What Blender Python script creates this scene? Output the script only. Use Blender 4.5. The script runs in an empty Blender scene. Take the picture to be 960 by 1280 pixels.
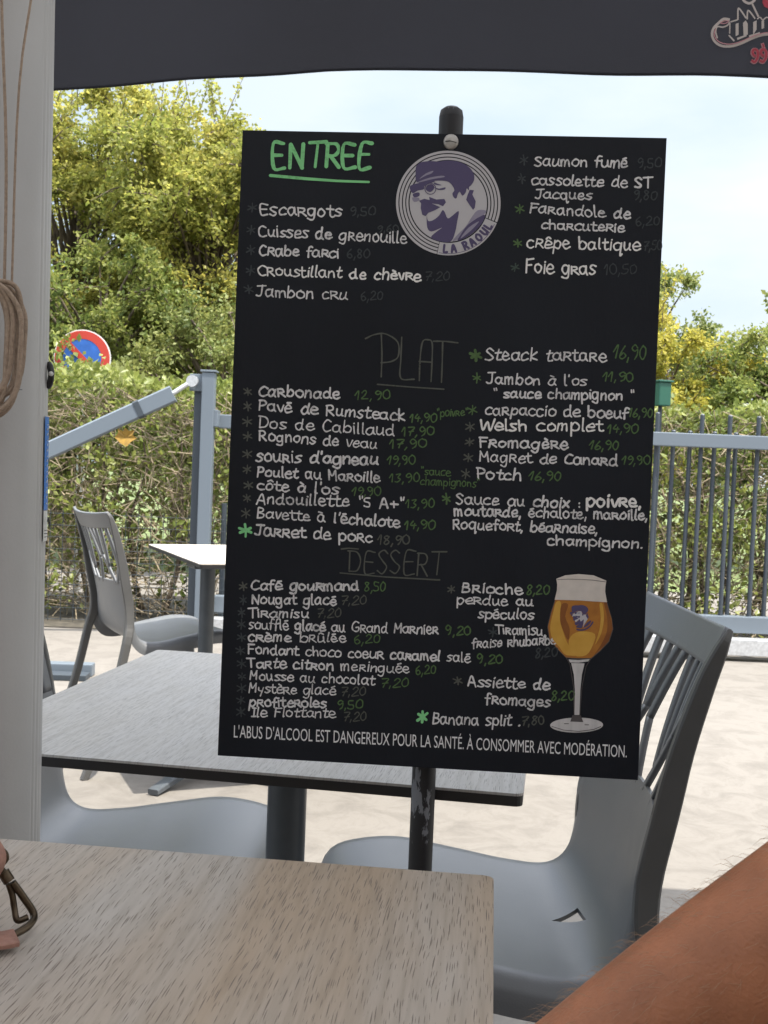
import bpy, bmesh, math, random
import numpy as np
from mathutils import Vector, Matrix
random.seed(7); rng = np.random.default_rng(7)
R = math.radians
SC = bpy.context.scene
COL = SC.collection

# ------------------------------------------------------------------ camera
FPX = 1380.0
RHO, PIT, HC = math.atan(.04), math.atan(52/1380.), 1.05
F = Vector((0, math.cos(PIT), -math.sin(PIT))); U0 = Vector((0, math.sin(PIT), math.cos(PIT))); X0 = Vector((1, 0, 0))
CX = math.cos(RHO)*X0 + math.sin(RHO)*U0
CY = -math.sin(RHO)*X0 + math.cos(RHO)*U0
cam_d = bpy.data.cameras.new("camera"); cam = bpy.data.objects.new("camera", cam_d); COL.objects.link(cam)
M = Matrix((CX, CY, -F)).transposed().to_4x4(); M.translation = (0, 0, HC)
cam.matrix_world = M
cam_d.sensor_width = 36; cam_d.lens = FPX*36/1280; cam_d.clip_start = .05; cam_d.clip_end = 500
cam_d.dof.use_dof = True; cam_d.dof.focus_distance = 1.0; cam_d.dof.aperture_fstop = 40
SC.camera = cam

# ------------------------------------------------------------------ light
SUN_EL, SUN_AZ = R(70), Vector((.78, -.62, 0)).normalized()      # towards the sun
sun_dir = (SUN_AZ*math.cos(SUN_EL) + Vector((0, 0, math.sin(SUN_EL)))).normalized()
w = bpy.data.worlds.new("World"); SC.world = w; w.use_nodes = True
nt = w.node_tree; nt.nodes.clear()
out = nt.nodes.new('ShaderNodeOutputWorld'); bg = nt.nodes.new('ShaderNodeBackground'); sky = nt.nodes.new('ShaderNodeTexSky')
sky.sky_type = 'NISHITA'; sky.sun_disc = False; sky.sun_elevation = SUN_EL; sky.sun_rotation = math.atan2(SUN_AZ.x, SUN_AZ.y)
sky.air_density = 1.0; sky.dust_density = 2.0
tc = nt.nodes.new('ShaderNodeTexCoord'); mp = nt.nodes.new('ShaderNodeMapping'); mp.inputs['Scale'].default_value = (1.6, 1.6, 4.2)
nz = nt.nodes.new('ShaderNodeTexNoise'); nz.inputs['Scale'].default_value = 2.1; nz.inputs['Detail'].default_value = 7
cr = nt.nodes.new('ShaderNodeValToRGB'); cr.color_ramp.elements[0].position = .36; cr.color_ramp.elements[1].position = .64; cr.color_ramp.elements[0].color = (.16, .16, .16, 1)
mixc = nt.nodes.new('ShaderNodeMix'); mixc.data_type = 'RGBA'; mixc.inputs['B'].default_value = (10, 10.2, 10.4, 1)
L = nt.links.new
L(tc.outputs['Generated'], mp.inputs['Vector']); L(mp.outputs[0], nz.inputs['Vector']); L(nz.outputs['Fac'], cr.inputs[0])
L(cr.outputs[0], mixc.inputs['Factor']); L(sky.outputs[0], mixc.inputs['A']); # dimmer pale haze band low in view, unseen cloud overhead brightened to light scene
lowm = nt.nodes.new('ShaderNodeMix'); lowm.data_type = 'RGBA'; lowm.inputs['A'].default_value = (1.36, 1.72, 2.1, 1); lowm.inputs['B'].default_value = (2.3, 2.36, 2.4, 1)
sx = nt.nodes.new('ShaderNodeSeparateXYZ'); L(tc.outputs['Generated'], sx.inputs[0]); el = nt.nodes.new('ShaderNodeMapRange'); el.interpolation_type = 'SMOOTHSTEP'
ad = nt.nodes.new('ShaderNodeMath'); ad.operation = 'MULTIPLY_ADD'; ad.inputs[1].default_value = .9; L(sx.outputs['X'], ad.inputs[0]); h5 = nt.nodes.new('ShaderNodeMath'); h5.operation = 'MULTIPLY'; h5.inputs[1].default_value = .55; L(cr.outputs[0], h5.inputs[0]); L(h5.outputs[0], ad.inputs[2]); ad.use_clamp = True; L(ad.outputs[0], lowm.inputs['Factor'])
el.inputs['From Min'].default_value = .33; el.inputs['From Max'].default_value = .52; L(sx.outputs['Z'], el.inputs['Value'])
fin = nt.nodes.new('ShaderNodeMix'); fin.data_type = 'RGBA'; L(el.outputs[0], fin.inputs['Factor']); L(lowm.outputs['Result'], fin.inputs['A']); L(mixc.outputs['Result'], fin.inputs['B'])
L(fin.outputs['Result'], bg.inputs[0]); L(bg.outputs[0], out.inputs[0])
bg.inputs[1].default_value = .15
sd = bpy.data.lights.new("sun", 'SUN'); sd.energy = 2.7; sd.angle = R(.5); sd.color = (1, .95, .86)
so = bpy.data.objects.new("sun", sd); COL.objects.link(so); so.rotation_euler = (-sun_dir).to_track_quat('-Z', 'Y').to_euler(); so.location = (6, -3, 12)
SC.view_settings.view_transform = 'Standard'; SC.view_settings.look = 'None'; SC.view_settings.exposure = 1.72; SC.view_settings.gamma = 1
SC.render.engine = 'CYCLES'; SC.cycles.use_denoising = True; SC.cycles.max_bounces = 8; SC.cycles.transparent_max_bounces = 16

# ------------------------------------------------------------------ helpers
OFF = {}
def tag(o, label=None, cat=None, group=None, kind=None):
    if label: o['label'] = label
    if cat: o['category'] = cat
    if group: o['group'] = group
    if kind: o['kind'] = kind
    return o
def thing(name, label, cat, loc=(0, 0, 0), group=None):
    o = bpy.data.objects.new(name, None); COL.objects.link(o); o.location = loc; o.empty_display_size = .1
    OFF[o.name] = Vector(loc)
    return tag(o, label, cat, group)
def link(name, me, parent=None, off=None):
    o = bpy.data.objects.new(name, me); COL.objects.link(o)
    if parent is not None: o.parent = parent; OFF[o.name] = OFF[parent.name]
    else: OFF[o.name] = Vector(off) if off else Vector((0, 0, 0)); o.location = OFF[o.name]
    return o
def copy_tree(o, parent=None, first=True):
    c = o.copy(); COL.objects.link(c)
    if not first: c.parent = parent
    for ch in list(o.children): copy_tree(ch, c, False)
    return c
def crom(pts, n=6, closed=False):
    P = [Vector(p) for p in pts]
    if len(P) < 3 and not closed: return P
    Q = []; N = len(P)
    rngk = range(N if closed else N-1)
    for i in rngk:
        if closed: a, b, c, d = P[i-1], P[i], P[(i+1) % N], P[(i+2) % N]
        else:
            b, c = P[i], P[i+1]; a = P[i-1] if i > 0 else b*2-c; d = P[i+2] if i+2 < N else c*2-b
        for k in range(n):
            t = k/n
            Q.append(.5*((2*b)+(c-a)*t+(2*a-5*b+4*c-d)*t*t+(3*b-a-3*c+d)*t**3))
    if not closed: Q.append(P[-1].copy())
    return Q
class MB:
    def __init__(s): s.v = []; s.f = []; s.sm = []
    def add(s, vs, fs, smooth=False):
        b = len(s.v); s.v += [tuple(v) for v in vs]; s.f += [tuple(i+b for i in f) for f in fs]; s.sm += [smooth]*len(fs); return s
    def box(s, c, size, rz=0, bev=0.0, M=None):
        bm = bmesh.new(); bmesh.ops.create_cube(bm, size=1)
        for v in bm.verts: v.co = Vector((v.co.x*size[0], v.co.y*size[1], v.co.z*size[2]))
        if bev: bmesh.ops.bevel(bm, geom=list(bm.edges), offset=bev, segments=2, affect='EDGES', profile=.6)
        T = M if M is not None else Matrix.Translation(Vector(c)) @ Matrix.Rotation(rz, 4, 'Z')
        bm.transform(T); s.bm(bm); return s
    def bm(s, bm, smooth=False):
        bm.verts.index_update(); s.add([v.co for v in bm.verts], [[v.index for v in f.verts] for f in bm.faces], smooth); bm.free(); return s
    def tube(s, pts, r, n=8, cap=True, closed=False):
        P = [Vector(p) for p in pts]; N = len(P); rs = r if isinstance(r, (list, tuple)) else [r]*N
        vs = []; prev = None
        for i, p in enumerate(P):
            if closed: d = P[(i+1) % N]-P[i-1]
            else: d = P[min(i+1, N-1)]-P[max(i-1, 0)]
            d.normalize()
            if prev is None: a = d.orthogonal().normalized()
            else: a = (prev - d*prev.dot(d)); a = a.normalized() if a.length > 1e-6 else d.orthogonal().normalized()
            prev = a; b = d.cross(a)
            for k in range(n):
                t = 2*math.pi*k/n; vs.append(p+(a*math.cos(t)+b*math.sin(t))*rs[i])
        fs = []
        for i in range(N if closed else N-1):
            j = (i+1) % N
            for k in range(n): fs.append((i*n+k, i*n+(k+1) % n, j*n+(k+1) % n, j*n+k))
        s.add(vs, fs, True)
        if cap and not closed:
            s.add(vs[:n], [tuple(range(n))[::-1]]); s.add(vs[-n:], [tuple(range(n))])
        return s
    def bar(s, pts, size_fn, side):            # rectangular section swept along pts; side = vector of the width
        P = [Vector(p) for p in pts]; N = len(P); rings = []
        for i, p in enumerate(P):
            d = (P[min(i+1, N-1)]-P[max(i-1, 0)]).normalized(); a = Vector(side); a = (a-d*a.dot(d)).normalized(); b = d.cross(a)
            w_, h_ = size_fn(i/(N-1)); c = .18*min(w_, h_)
            rings.append([p+a*x+b*y for x, y in ((w_/2-c, -h_/2), (w_/2, -h_/2+c), (w_/2, h_/2-c), (w_/2-c, h_/2), (-w_/2+c, h_/2), (-w_/2, h_/2-c), (-w_/2, -h_/2+c), (-w_/2+c, -h_/2))])
        vs = [v for r_ in rings for v in r_]; fs = [(i*8+k, i*8+(k+1) % 8, (i+1)*8+(k+1) % 8, (i+1)*8+k) for i in range(N-1) for k in range(8)]
        fs += [tuple(range(8))[::-1], tuple(range((N-1)*8, N*8))]
        return s.add(vs, fs)
    def lathe(s, prof, c, n=32, smooth=True):
        vs = []; fs = []
        for r, z in prof:
            for k in range(n):
                t = 2*math.pi*k/n; vs.append((c[0]+r*math.cos(t), c[1]+r*math.sin(t), c[2]+z))
        for i in range(len(prof)-1):
            for k in range(n): fs.append((i*n+k, i*n+(k+1) % n, (i+1)*n+(k+1) % n, (i+1)*n+k))
        s.add(vs, fs, smooth)
        if prof[0][0] > 1e-5: s.add(vs[:n], [tuple(range(n))[::-1]])
        if prof[-1][0] > 1e-5: s.add(vs[-n:], [tuple(range(n))])
        return s
    def build(s, name, mat, parent=None, off=None):
        me = bpy.data.meshes.new(name)
        o_ = OFF[parent.name] if parent is not None else (Vector(off) if off else Vector((0, 0, 0)))
        me.from_pydata([(v[0]-o_.x, v[1]-o_.y, v[2]-o_.z) for v in s.v], [], s.f)
        me.polygons.foreach_set('use_smooth', s.sm); me.materials.append(mat); me.update()
        return link(name, me, parent, off)

# ------------------------------------------------------------------ materials
def mat(name, col, rough=.6, metal=0., spec=.5, var=0., vscale=8., bump=0., bscale=60., col2=None, cscale=None, stretch=None):
    m = bpy.data.materials.new(name); m.use_nodes = True; n = m.node_tree; p = n.nodes['Principled BSDF']
    p.inputs['Roughness'].default_value = rough; p.inputs['Metallic'].default_value = metal; p.inputs['Specular IOR Level'].default_value = spec
    p.inputs['Base Color'].default_value = (*col, 1)
    t = n.nodes.new('ShaderNodeTexCoord'); vec = t.outputs['Object']
    if stretch:
        mpn = n.nodes.new('ShaderNodeMapping'); mpn.inputs['Scale'].default_value = stretch; n.links.new(vec, mpn.inputs[0]); vec = mpn.outputs[0]
    if var or col2:
        z = n.nodes.new('ShaderNodeTexNoise'); z.inputs['Scale'].default_value = cscale or vscale; z.inputs['Detail'].default_value = 6; n.links.new(vec, z.inputs['Vector'])
        c = n.nodes.new('ShaderNodeValToRGB'); c.color_ramp.elements[0].position = .3; c.color_ramp.elements[1].position = .7
        c2 = col2 or tuple(min(1, x*(1+var)) for x in col); c1 = col if col2 else tuple(x*(1-var) for x in col)
        c.color_ramp.elements[0].color = (*c1, 1); c.color_ramp.elements[1].color = (*c2, 1)
        n.links.new(z.outputs['Fac'], c.inputs[0]); n.links.new(c.outputs[0], p.inputs['Base Color'])
        rr = n.nodes.new('ShaderNodeMapRange'); rr.inputs['To Min'].default_value = max(0, rough-.08); rr.inputs['To Max'].default_value = min(1, rough+.08)
        n.links.new(z.outputs['Fac'], rr.inputs['Value']); n.links.new(rr.outputs[0], p.inputs['Roughness'])
    if bump:
        z2 = n.nodes.new('ShaderNodeTexNoise'); z2.inputs['Scale'].default_value = bscale; z2.inputs['Detail'].default_value = 4; n.links.new(vec, z2.inputs['Vector'])
        b = n.nodes.new('ShaderNodeBump'); b.inputs['Strength'].default_value = bump; b.inputs['Distance'].default_value = .002
        n.links.new(z2.outputs['Fac'], b.inputs['Height']); n.links.new(b.outputs[0], p.inputs['Normal'])
    return m
def mat_chips(name, base, chip, thr=.62, scale=38., rough=.45, stretch=(1, 1, .35), metal=0.):
    m = mat(name, base, rough, metal); n = m.node_tree; p = n.nodes['Principled BSDF']
    t = n.nodes.new('ShaderNodeTexCoord'); mpn = n.nodes.new('ShaderNodeMapping'); mpn.inputs['Scale'].default_value = stretch
    z = n.nodes.new('ShaderNodeTexNoise'); z.inputs['Scale'].default_value = scale; z.inputs['Detail'].default_value = 5; z.inputs['Roughness'].default_value = .62
    c = n.nodes.new('ShaderNodeValToRGB'); c.color_ramp.elements[0].position = thr; c.color_ramp.elements[1].position = thr+.02
    c.color_ramp.elements[0].color = (*base, 1); c.color_ramp.elements[1].color = (*chip, 1)
    n.links.new(t.outputs['Object'], mpn.inputs[0]); n.links.new(mpn.outputs[0], z.inputs['Vector']); n.links.new(z.outputs['Fac'], c.inputs[0]); n.links.new(c.outputs[0], p.inputs['Base Color'])
    return m
def mat_leaf(name, cols, trans=.45, rough=.5):
    m = bpy.data.materials.new(name); m.use_nodes = True; n = m.node_tree; n.nodes.clear()
    o = n.nodes.new('ShaderNodeOutputMaterial'); g = n.nodes.new('ShaderNodeNewGeometry'); c = n.nodes.new('ShaderNodeValToRGB'); c.color_ramp.interpolation = 'LINEAR'
    e = c.color_ramp.elements
    while len(e) < len(cols): e.new(.5)
    for i, x in enumerate(cols): e[i].position = i/(len(cols)-1); e[i].color = (*x, 1)
    t = n.nodes.new('ShaderNodeTexCoord'); z = n.nodes.new('ShaderNodeTexNoise'); z.inputs['Scale'].default_value = 1.1; z.inputs['Detail'].default_value = 2
    n.links.new(t.outputs['Object'], z.inputs['Vector'])
    a = n.nodes.new('ShaderNodeMath'); a.operation = 'MULTIPLY_ADD'; a.inputs[1].default_value = .55; n.links.new(g.outputs['Random Per Island'], a.inputs[0])
    s = n.nodes.new('ShaderNodeMath'); s.operation = 'MULTIPLY_ADD'; s.inputs[1].default_value = 1.5; s.inputs[2].default_value = -.5; n.links.new(z.outputs['Fac'], s.inputs[0])
    n.links.new(s.outputs[0], a.inputs[2]); n.links.new(a.outputs[0], c.inputs[0])
    d = n.nodes.new('ShaderNodeBsdfPrincipled'); d.inputs['Roughness'].default_value = rough; d.inputs['Specular IOR Level'].default_value = .35
    tr = n.nodes.new('ShaderNodeBsdfTranslucent'); mx = n.nodes.new('ShaderNodeMixShader'); mx.inputs[0].default_value = trans
    n.links.new(c.outputs[0], d.inputs['Base Color'])
    n.links.new(c.outputs[0], tr.inputs[0]); n.links.new(d.outputs[0], mx.inputs[1]); n.links.new(tr.outputs[0], mx.inputs[2]); n.links.new(mx.outputs[0], o.inputs[0])
    return m
def mat_wood(name, base, warm, dark):
    """limed oak laminate: long fibres along local Y with short dark pores"""
    m = mat(name, base, .55, spec=.4); n = m.node_tree; p = n.nodes['Principled BSDF']
    t = n.nodes.new('ShaderNodeTexCoord')
    def noise(sc, det, rough=.5, dist=0.):
        mpn = n.nodes.new('ShaderNodeMapping'); mpn.inputs['Scale'].default_value = sc; n.links.new(t.outputs['Object'], mpn.inputs[0])
        z = n.nodes.new('ShaderNodeTexNoise'); z.inputs['Scale'].default_value = 1; z.inputs['Detail'].default_value = det; z.inputs['Roughness'].default_value = rough; z.inputs['Distortion'].default_value = dist
        n.links.new(mpn.outputs[0], z.inputs['Vector']); return z
    big = noise((9, 1.6, 1), 4, .55, .4)
    c = n.nodes.new('ShaderNodeValToRGB'); c.color_ramp.elements[0].position = .35; c.color_ramp.elements[1].position = .68
    c.color_ramp.elements[0].color = (*base, 1); c.color_ramp.elements[1].color = (*warm, 1); n.links.new(big.outputs['Fac'], c.inputs[0])
    fib = noise((260, 14, 1), 3)
    mf = n.nodes.new('ShaderNodeMix'); mf.data_type = 'RGBA'; mf.blend_type = 'MULTIPLY'
    fr = n.nodes.new('ShaderNodeValToRGB'); fr.color_ramp.elements[0].position = .3; fr.color_ramp.elements[0].color = (.83, .82, .8, 1); fr.color_ramp.elements[1].position = .6; fr.color_ramp.elements[1].color = (1, 1, 1, 1)
    n.links.new(fib.outputs['Fac'], fr.inputs[0]); mf.inputs['Factor'].default_value = 1; n.links.new(c.outputs[0], mf.inputs['A']); n.links.new(fr.outputs[0], mf.inputs['B'])
    reg = noise((30, 7, 1), 3)
    wob = noise((12, 5, 1), 2)
    def pores(sc, r0, r1, shift):
        mpn = n.nodes.new('ShaderNodeMapping'); mpn.inputs['Scale'].default_value = sc; mpn.inputs['Location'].default_value = (shift, shift*.7, 0); n.links.new(t.outputs['Object'], mpn.inputs[0])
        va = n.nodes.new('ShaderNodeVectorMath'); va.operation = 'MULTIPLY_ADD'; va.inputs[1].default_value = (7, 0, 0); n.links.new(wob.outputs['Color'], va.inputs[0]); n.links.new(mpn.outputs[0], va.inputs[2])
        v = n.nodes.new('ShaderNodeTexVoronoi'); v.voronoi_dimensions = '2D'; v.inputs['Scale'].default_value = 1; v.inputs['Randomness'].default_value = 1; n.links.new(va.outputs[0], v.inputs['Vector'])
        sp = n.nodes.new('ShaderNodeSeparateColor'); n.links.new(v.outputs['Color'], sp.inputs[0])
        th = n.nodes.new('ShaderNodeMath'); th.operation = 'MULTIPLY'; n.links.new(sp.outputs[0], th.inputs[0]); n.links.new(reg.outputs['Fac'], th.inputs[1])
        t2 = n.nodes.new('ShaderNodeMapRange'); t2.inputs['From Min'].default_value = .05; t2.inputs['From Max'].default_value = .5; t2.inputs['To Min'].default_value = r0; t2.inputs['To Max'].default_value = r1; n.links.new(th.outputs[0], t2.inputs['Value'])
        sb = n.nodes.new('ShaderNodeMath'); sb.operation = 'SUBTRACT'; n.links.new(t2.outputs[0], sb.inputs[0]); n.links.new(v.outputs['Distance'], sb.inputs[1])
        mr = n.nodes.new('ShaderNodeMapRange'); mr.inputs['From Min'].default_value = 0; mr.inputs['From Max'].default_value = .10; n.links.new(sb.outputs[0], mr.inputs['Value']); return mr
    pa, pb = pores((470, 17, 1), .10, .21, 3.1), pores((640, 30, 1), .06, .21, 11.7)
    pr = n.nodes.new('ShaderNodeMath'); pr.operation = 'MAXIMUM'; n.links.new(pa.outputs[0], pr.inputs[0]); n.links.new(pb.outputs[0], pr.inputs[1])
    m2 = n.nodes.new('ShaderNodeMix'); m2.data_type = 'RGBA'; n.links.new(pr.outputs[0], m2.inputs['Factor']); n.links.new(mf.outputs['Result'], m2.inputs['A']); m2.inputs['B'].default_value = (*dark, 1)
    n.links.new(m2.outputs['Result'], p.inputs['Base Color'])
    b = n.nodes.new('ShaderNodeBump'); b.inputs['Strength'].default_value = .5; b.inputs['Distance'].default_value = -.0006; n.links.new(pr.outputs[0], b.inputs['Height']); n.links.new(b.outputs[0], p.inputs['Normal'])
    return m
def mat_chalk(name, col, holes=.28, em=None):
    m = bpy.data.materials.new(name); m.use_nodes = True; n = m.node_tree; p = n.nodes['Principled BSDF']; p.inputs['Roughness'].default_value = .95; p.inputs['Specular IOR Level'].default_value = .1
    t = n.nodes.new('ShaderNodeTexCoord'); z = n.nodes.new('ShaderNodeTexNoise'); z.inputs['Scale'].default_value = 520; z.inputs['Detail'].default_value = 3; n.links.new(t.outputs['Object'], z.inputs['Vector'])
    z2 = n.nodes.new('ShaderNodeTexNoise'); z2.inputs['Scale'].default_value = 45; z2.inputs['Detail'].default_value = 2; n.links.new(t.outputs['Object'], z2.inputs['Vector'])
    ad = n.nodes.new('ShaderNodeMath'); ad.operation = 'ADD'; n.links.new(z.outputs['Fac'], ad.inputs[0]); n.links.new(z2.outputs['Fac'], ad.inputs[1])
    mr = n.nodes.new('ShaderNodeMapRange'); mr.inputs['From Min'].default_value = .62; mr.inputs['From Max'].default_value = 1.0; mr.inputs['To Min'].default_value = 1-holes*2.2; mr.inputs['To Max'].default_value = 1
    n.links.new(ad.outputs[0], mr.inputs['Value']); n.links.new(mr.outputs[0], p.inputs['Alpha']); p.inputs['Base Color'].default_value = (*col, 1)
    return m

MT = dict(
    ground=mat('concrete', (.40, .37, .33), .9, var=.12, vscale=1.3, bump=.5, bscale=26),
    dirt=mat('dirt', (.055, .047, .034), .95, var=.5, vscale=18, bump=1, bscale=40),
    grass=mat('grass_ground', (.10, .13, .04), .95, var=.4, vscale=3),
    wood=mat_wood('limed_oak', (.50, .465, .425), (.46, .365, .275), (.21, .175, .145)),
    wood2=mat_wood('limed_oak_grey', (.52, .51, .50), (.52, .50, .47), (.30, .29, .28)),
    wood3=mat_wood('limed_oak_far', (.50, .47, .42), (.47, .42, .36), (.2, .18, .16)),  # oak tone of the far table
    phen=mat('black_core_edge', (.018, .016, .016), .5),
    edge=mat('pale_edge', (.30, .27, .24), .5),
    tleg=mat('anthracite_metal', (.075, .085, .095), .38, .0, var=.1, vscale=30),
    chair=mat('grey_polypropylene', (.128, .133, .140), .38, var=.04, vscale=20, bump=.12, bscale=420),
    chair_shaded_leg=mat('shaded_grey_polypropylene', (.085, .084, .082), .42, var=.04, vscale=20, bump=.12, bscale=420),  # darker copy of the chair plastic; rear legs' shade put into the colour
    board=mat('black_chalkboard', (.0045, .0058, .0095), .5, spec=.24, col2=(.011, .0135, .0195), cscale=6, stretch=(1, 1, .4), bump=.1, bscale=300),
    pole=mat_chips('chipped_black_paint', (.010, .010, .012), (.16, .165, .18), .60, 60),
    steel=mat('zinc_screw', (.42, .40, .37), .4, .8, var=.3, vscale=120),
    gate=mat_chips('grey_blue_paint', (.125, .15, .175), (.17, .195, .22), .74, 20, .4),
    gate_dark=mat('dark_grey_paint', (.035, .045, .055), .5),
    bars=mat('dark_grey_blue_paint', (.04, .05, .062), .4),
    bolt=mat('galvanised', (.55, .56, .57), .4, .6, var=.15, vscale=60),
    alu=mat('white_grey_mast', (.44, .437, .43), .42, var=.05, vscale=10, bump=.08, bscale=300),
    rope=mat('beige_cord', (.36, .27, .20), .85, var=.2, vscale=300, bump=.6, bscale=900),
    fabric=None, white=mat('white_paint', (.6, .6, .58), .5), red=mat('sign_red', (.42, .035, .02), .5), blue=mat('sign_blue', (.02, .10, .38), .5, var=.15, vscale=20),
    sticker=mat('sticker_blue', (.02, .16, .55), .4), black=mat('black_plastic', (.01, .01, .01), .4),
    bark=mat('bark', (.11, .085, .06), .9, var=.35, vscale=14, bump=1, bscale=30),
    twig=mat('dry_twig', (.23, .185, .12), .85, var=.35, vscale=9),
    green_box=mat('dark_green_plastic', (.015, .085, .055), .45),
    leather=mat('pink_leather', (.36, .195, .15), .55, var=.3, vscale=60, bump=.4, bscale=260),
    bronze=mat('antique_bronze', (.10, .075, .05), .35, .85, var=.4, vscale=90),
    skin=mat('tanned_skin', (.37, .145, .070), .48, spec=.4, var=.2, vscale=38, bump=.35, bscale=520),
    hairs=mat('fine_pale_hair', (.42, .28, .18), .6),
    cloth=mat('navy_cotton', (.03, .04, .08), .9, var=.1, vscale=40), short=mat('denim', (.08, .11, .19), .9, var=.1, vscale=60), hair=mat('dark_brown_hair', (.035, .02, .012), .5, var=.3, vscale=60, stretch=(1, 1, .2)),
)
pn = MT['skin'].node_tree.nodes['Principled BSDF']; pn.inputs['Subsurface Weight'].default_value = .12; pn.inputs['Subsurface Radius'].default_value = (.01, .004, .002); pn.inputs['Subsurface Scale'].default_value = .6
def mat_fabric(nm='charcoal_awning_canvas', c_=(.026, .027, .035), t_=(.048, .047, .055)):
    m = mat(nm, c_, .9, var=.3, vscale=2.2, bump=.3, bscale=700); n = m.node_tree; p = n.nodes['Principled BSDF']
    tr = n.nodes.new('ShaderNodeBsdfTranslucent'); tr.inputs[0].default_value = (*t_, 1); mx = n.nodes.new('ShaderNodeMixShader'); mx.inputs[0].default_value = .35
    o = n.nodes['Material Output']; n.links.new(p.outputs[0], mx.inputs[1]); n.links.new(tr.outputs[0], mx.inputs[2]); n.links.new(mx.outputs[0], o.inputs[0]); return m
MT['fabric'] = mat_fabric(); MT['roof'] = mat_fabric('pale_fill_roof_canvas', (.42, .43, .45), (.37, .375, .39))  # unseen roof gets a pale translucent tone to fill the shade below
# concrete: pale stamped swirls and stains
gm = MT['ground'].node_tree; gp = gm.nodes['Principled BSDF']
gt = gm.nodes.new('ShaderNodeTexCoord'); gv = gm.nodes.new('ShaderNodeTexNoise'); gv.inputs['Scale'].default_value = 7; gv.inputs['Detail'].default_value = 15; gv.inputs['Distortion'].default_value = .7; gv.inputs['Roughness'].default_value = .74
gc = gm.nodes.new('ShaderNodeValToRGB')
for i, (ps, c_) in enumerate(((.33, (.125, .113, .098)), (.47, (.150, .136, .118)), (.56, (.172, .157, .137)), (.7, (.145, .131, .113)))):
    if i > 1: gc.color_ramp.elements.new(ps)
    e_ = gc.color_ramp.elements[i]; e_.position = ps; e_.color = (*c_, 1)
gm.links.new(gt.outputs['Object'], gv.inputs['Vector']); gm.links.new(gv.outputs['Fac'], gc.inputs[0]); gm.links.new(gc.outputs[0], gp.inputs['Base Color'])

# ------------------------------------------------------------------ setting
def sheet(name, x0, x1, y0, y1, z, m):
    o = MB().add([(x0, y0, z), (x1, y0, z), (x1, y1, z), (x0, y1, z)], [(0, 1, 2, 3)]).build(name, m); o['kind'] = 'structure'; return o
sheet('ground', -150, 150, -150, 250, 0, MT['ground'])
sheet('grass_verge', -150, 150, 10.5, 250, .004, MT['grass'])
sheet('dirt_strip', -9, 9, 6.78, 8.6, .005, MT['dirt'])

def light_block_wall():  # unseen panel added behind the camera to block and bounce light
    m = MB(); m.box((.3, -2.3, 1.6), (9, .25, 3.2)); o = m.build('added_wall', mat('added_wall_tone', (.50, .46, .42), .7, var=.2, vscale=4)); o['kind'] = 'structure'
light_block_wall()
# ------------------------------------------------------------------ foliage
def leaf_mesh(name, P, D, size, m, parent=None, off=(0, 0, 0)):
    """P leaf positions, D leaf axis; each leaf a folded rhombus of two triangles"""
    n = len(P); D = D/np.linalg.norm(D, axis=1, keepdims=True); A = rng.normal(size=(n, 3)); S = np.cross(D, A); S /= np.linalg.norm(S, axis=1, keepdims=True); N = np.cross(D, S)
    sz = size*rng.uniform(.6, 1.25, (n, 1)); wd = sz*.30
    V = np.empty((n, 4, 3)); V[:, 0] = P; V[:, 1] = P+D*sz*.5+S*wd+N*sz*.08; V[:, 2] = P+D*sz-N*sz*.1; V[:, 3] = P+D*sz*.5-S*wd+N*sz*.08
    me = bpy.data.meshes.new(name); me.vertices.add(n*4); me.vertices.foreach_set('co', (V.reshape(-1, 3)-np.array(off)).ravel())
    idx = np.arange(n)[:, None]*4+np.array([0, 1, 2, 0, 2, 3]); me.loops.add(n*6); me.loops.foreach_set('vertex_index', idx.ravel().astype(np.int32))
    me.polygons.add(n*2); me.polygons.foreach_set('loop_start', np.arange(n*2, dtype=np.int32)*3); me.polygons.foreach_set('loop_total', np.full(n*2, 3, np.int32))
    me.update(calc_edges=True); me.materials.append(m); return link(name, me, parent)
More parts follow.
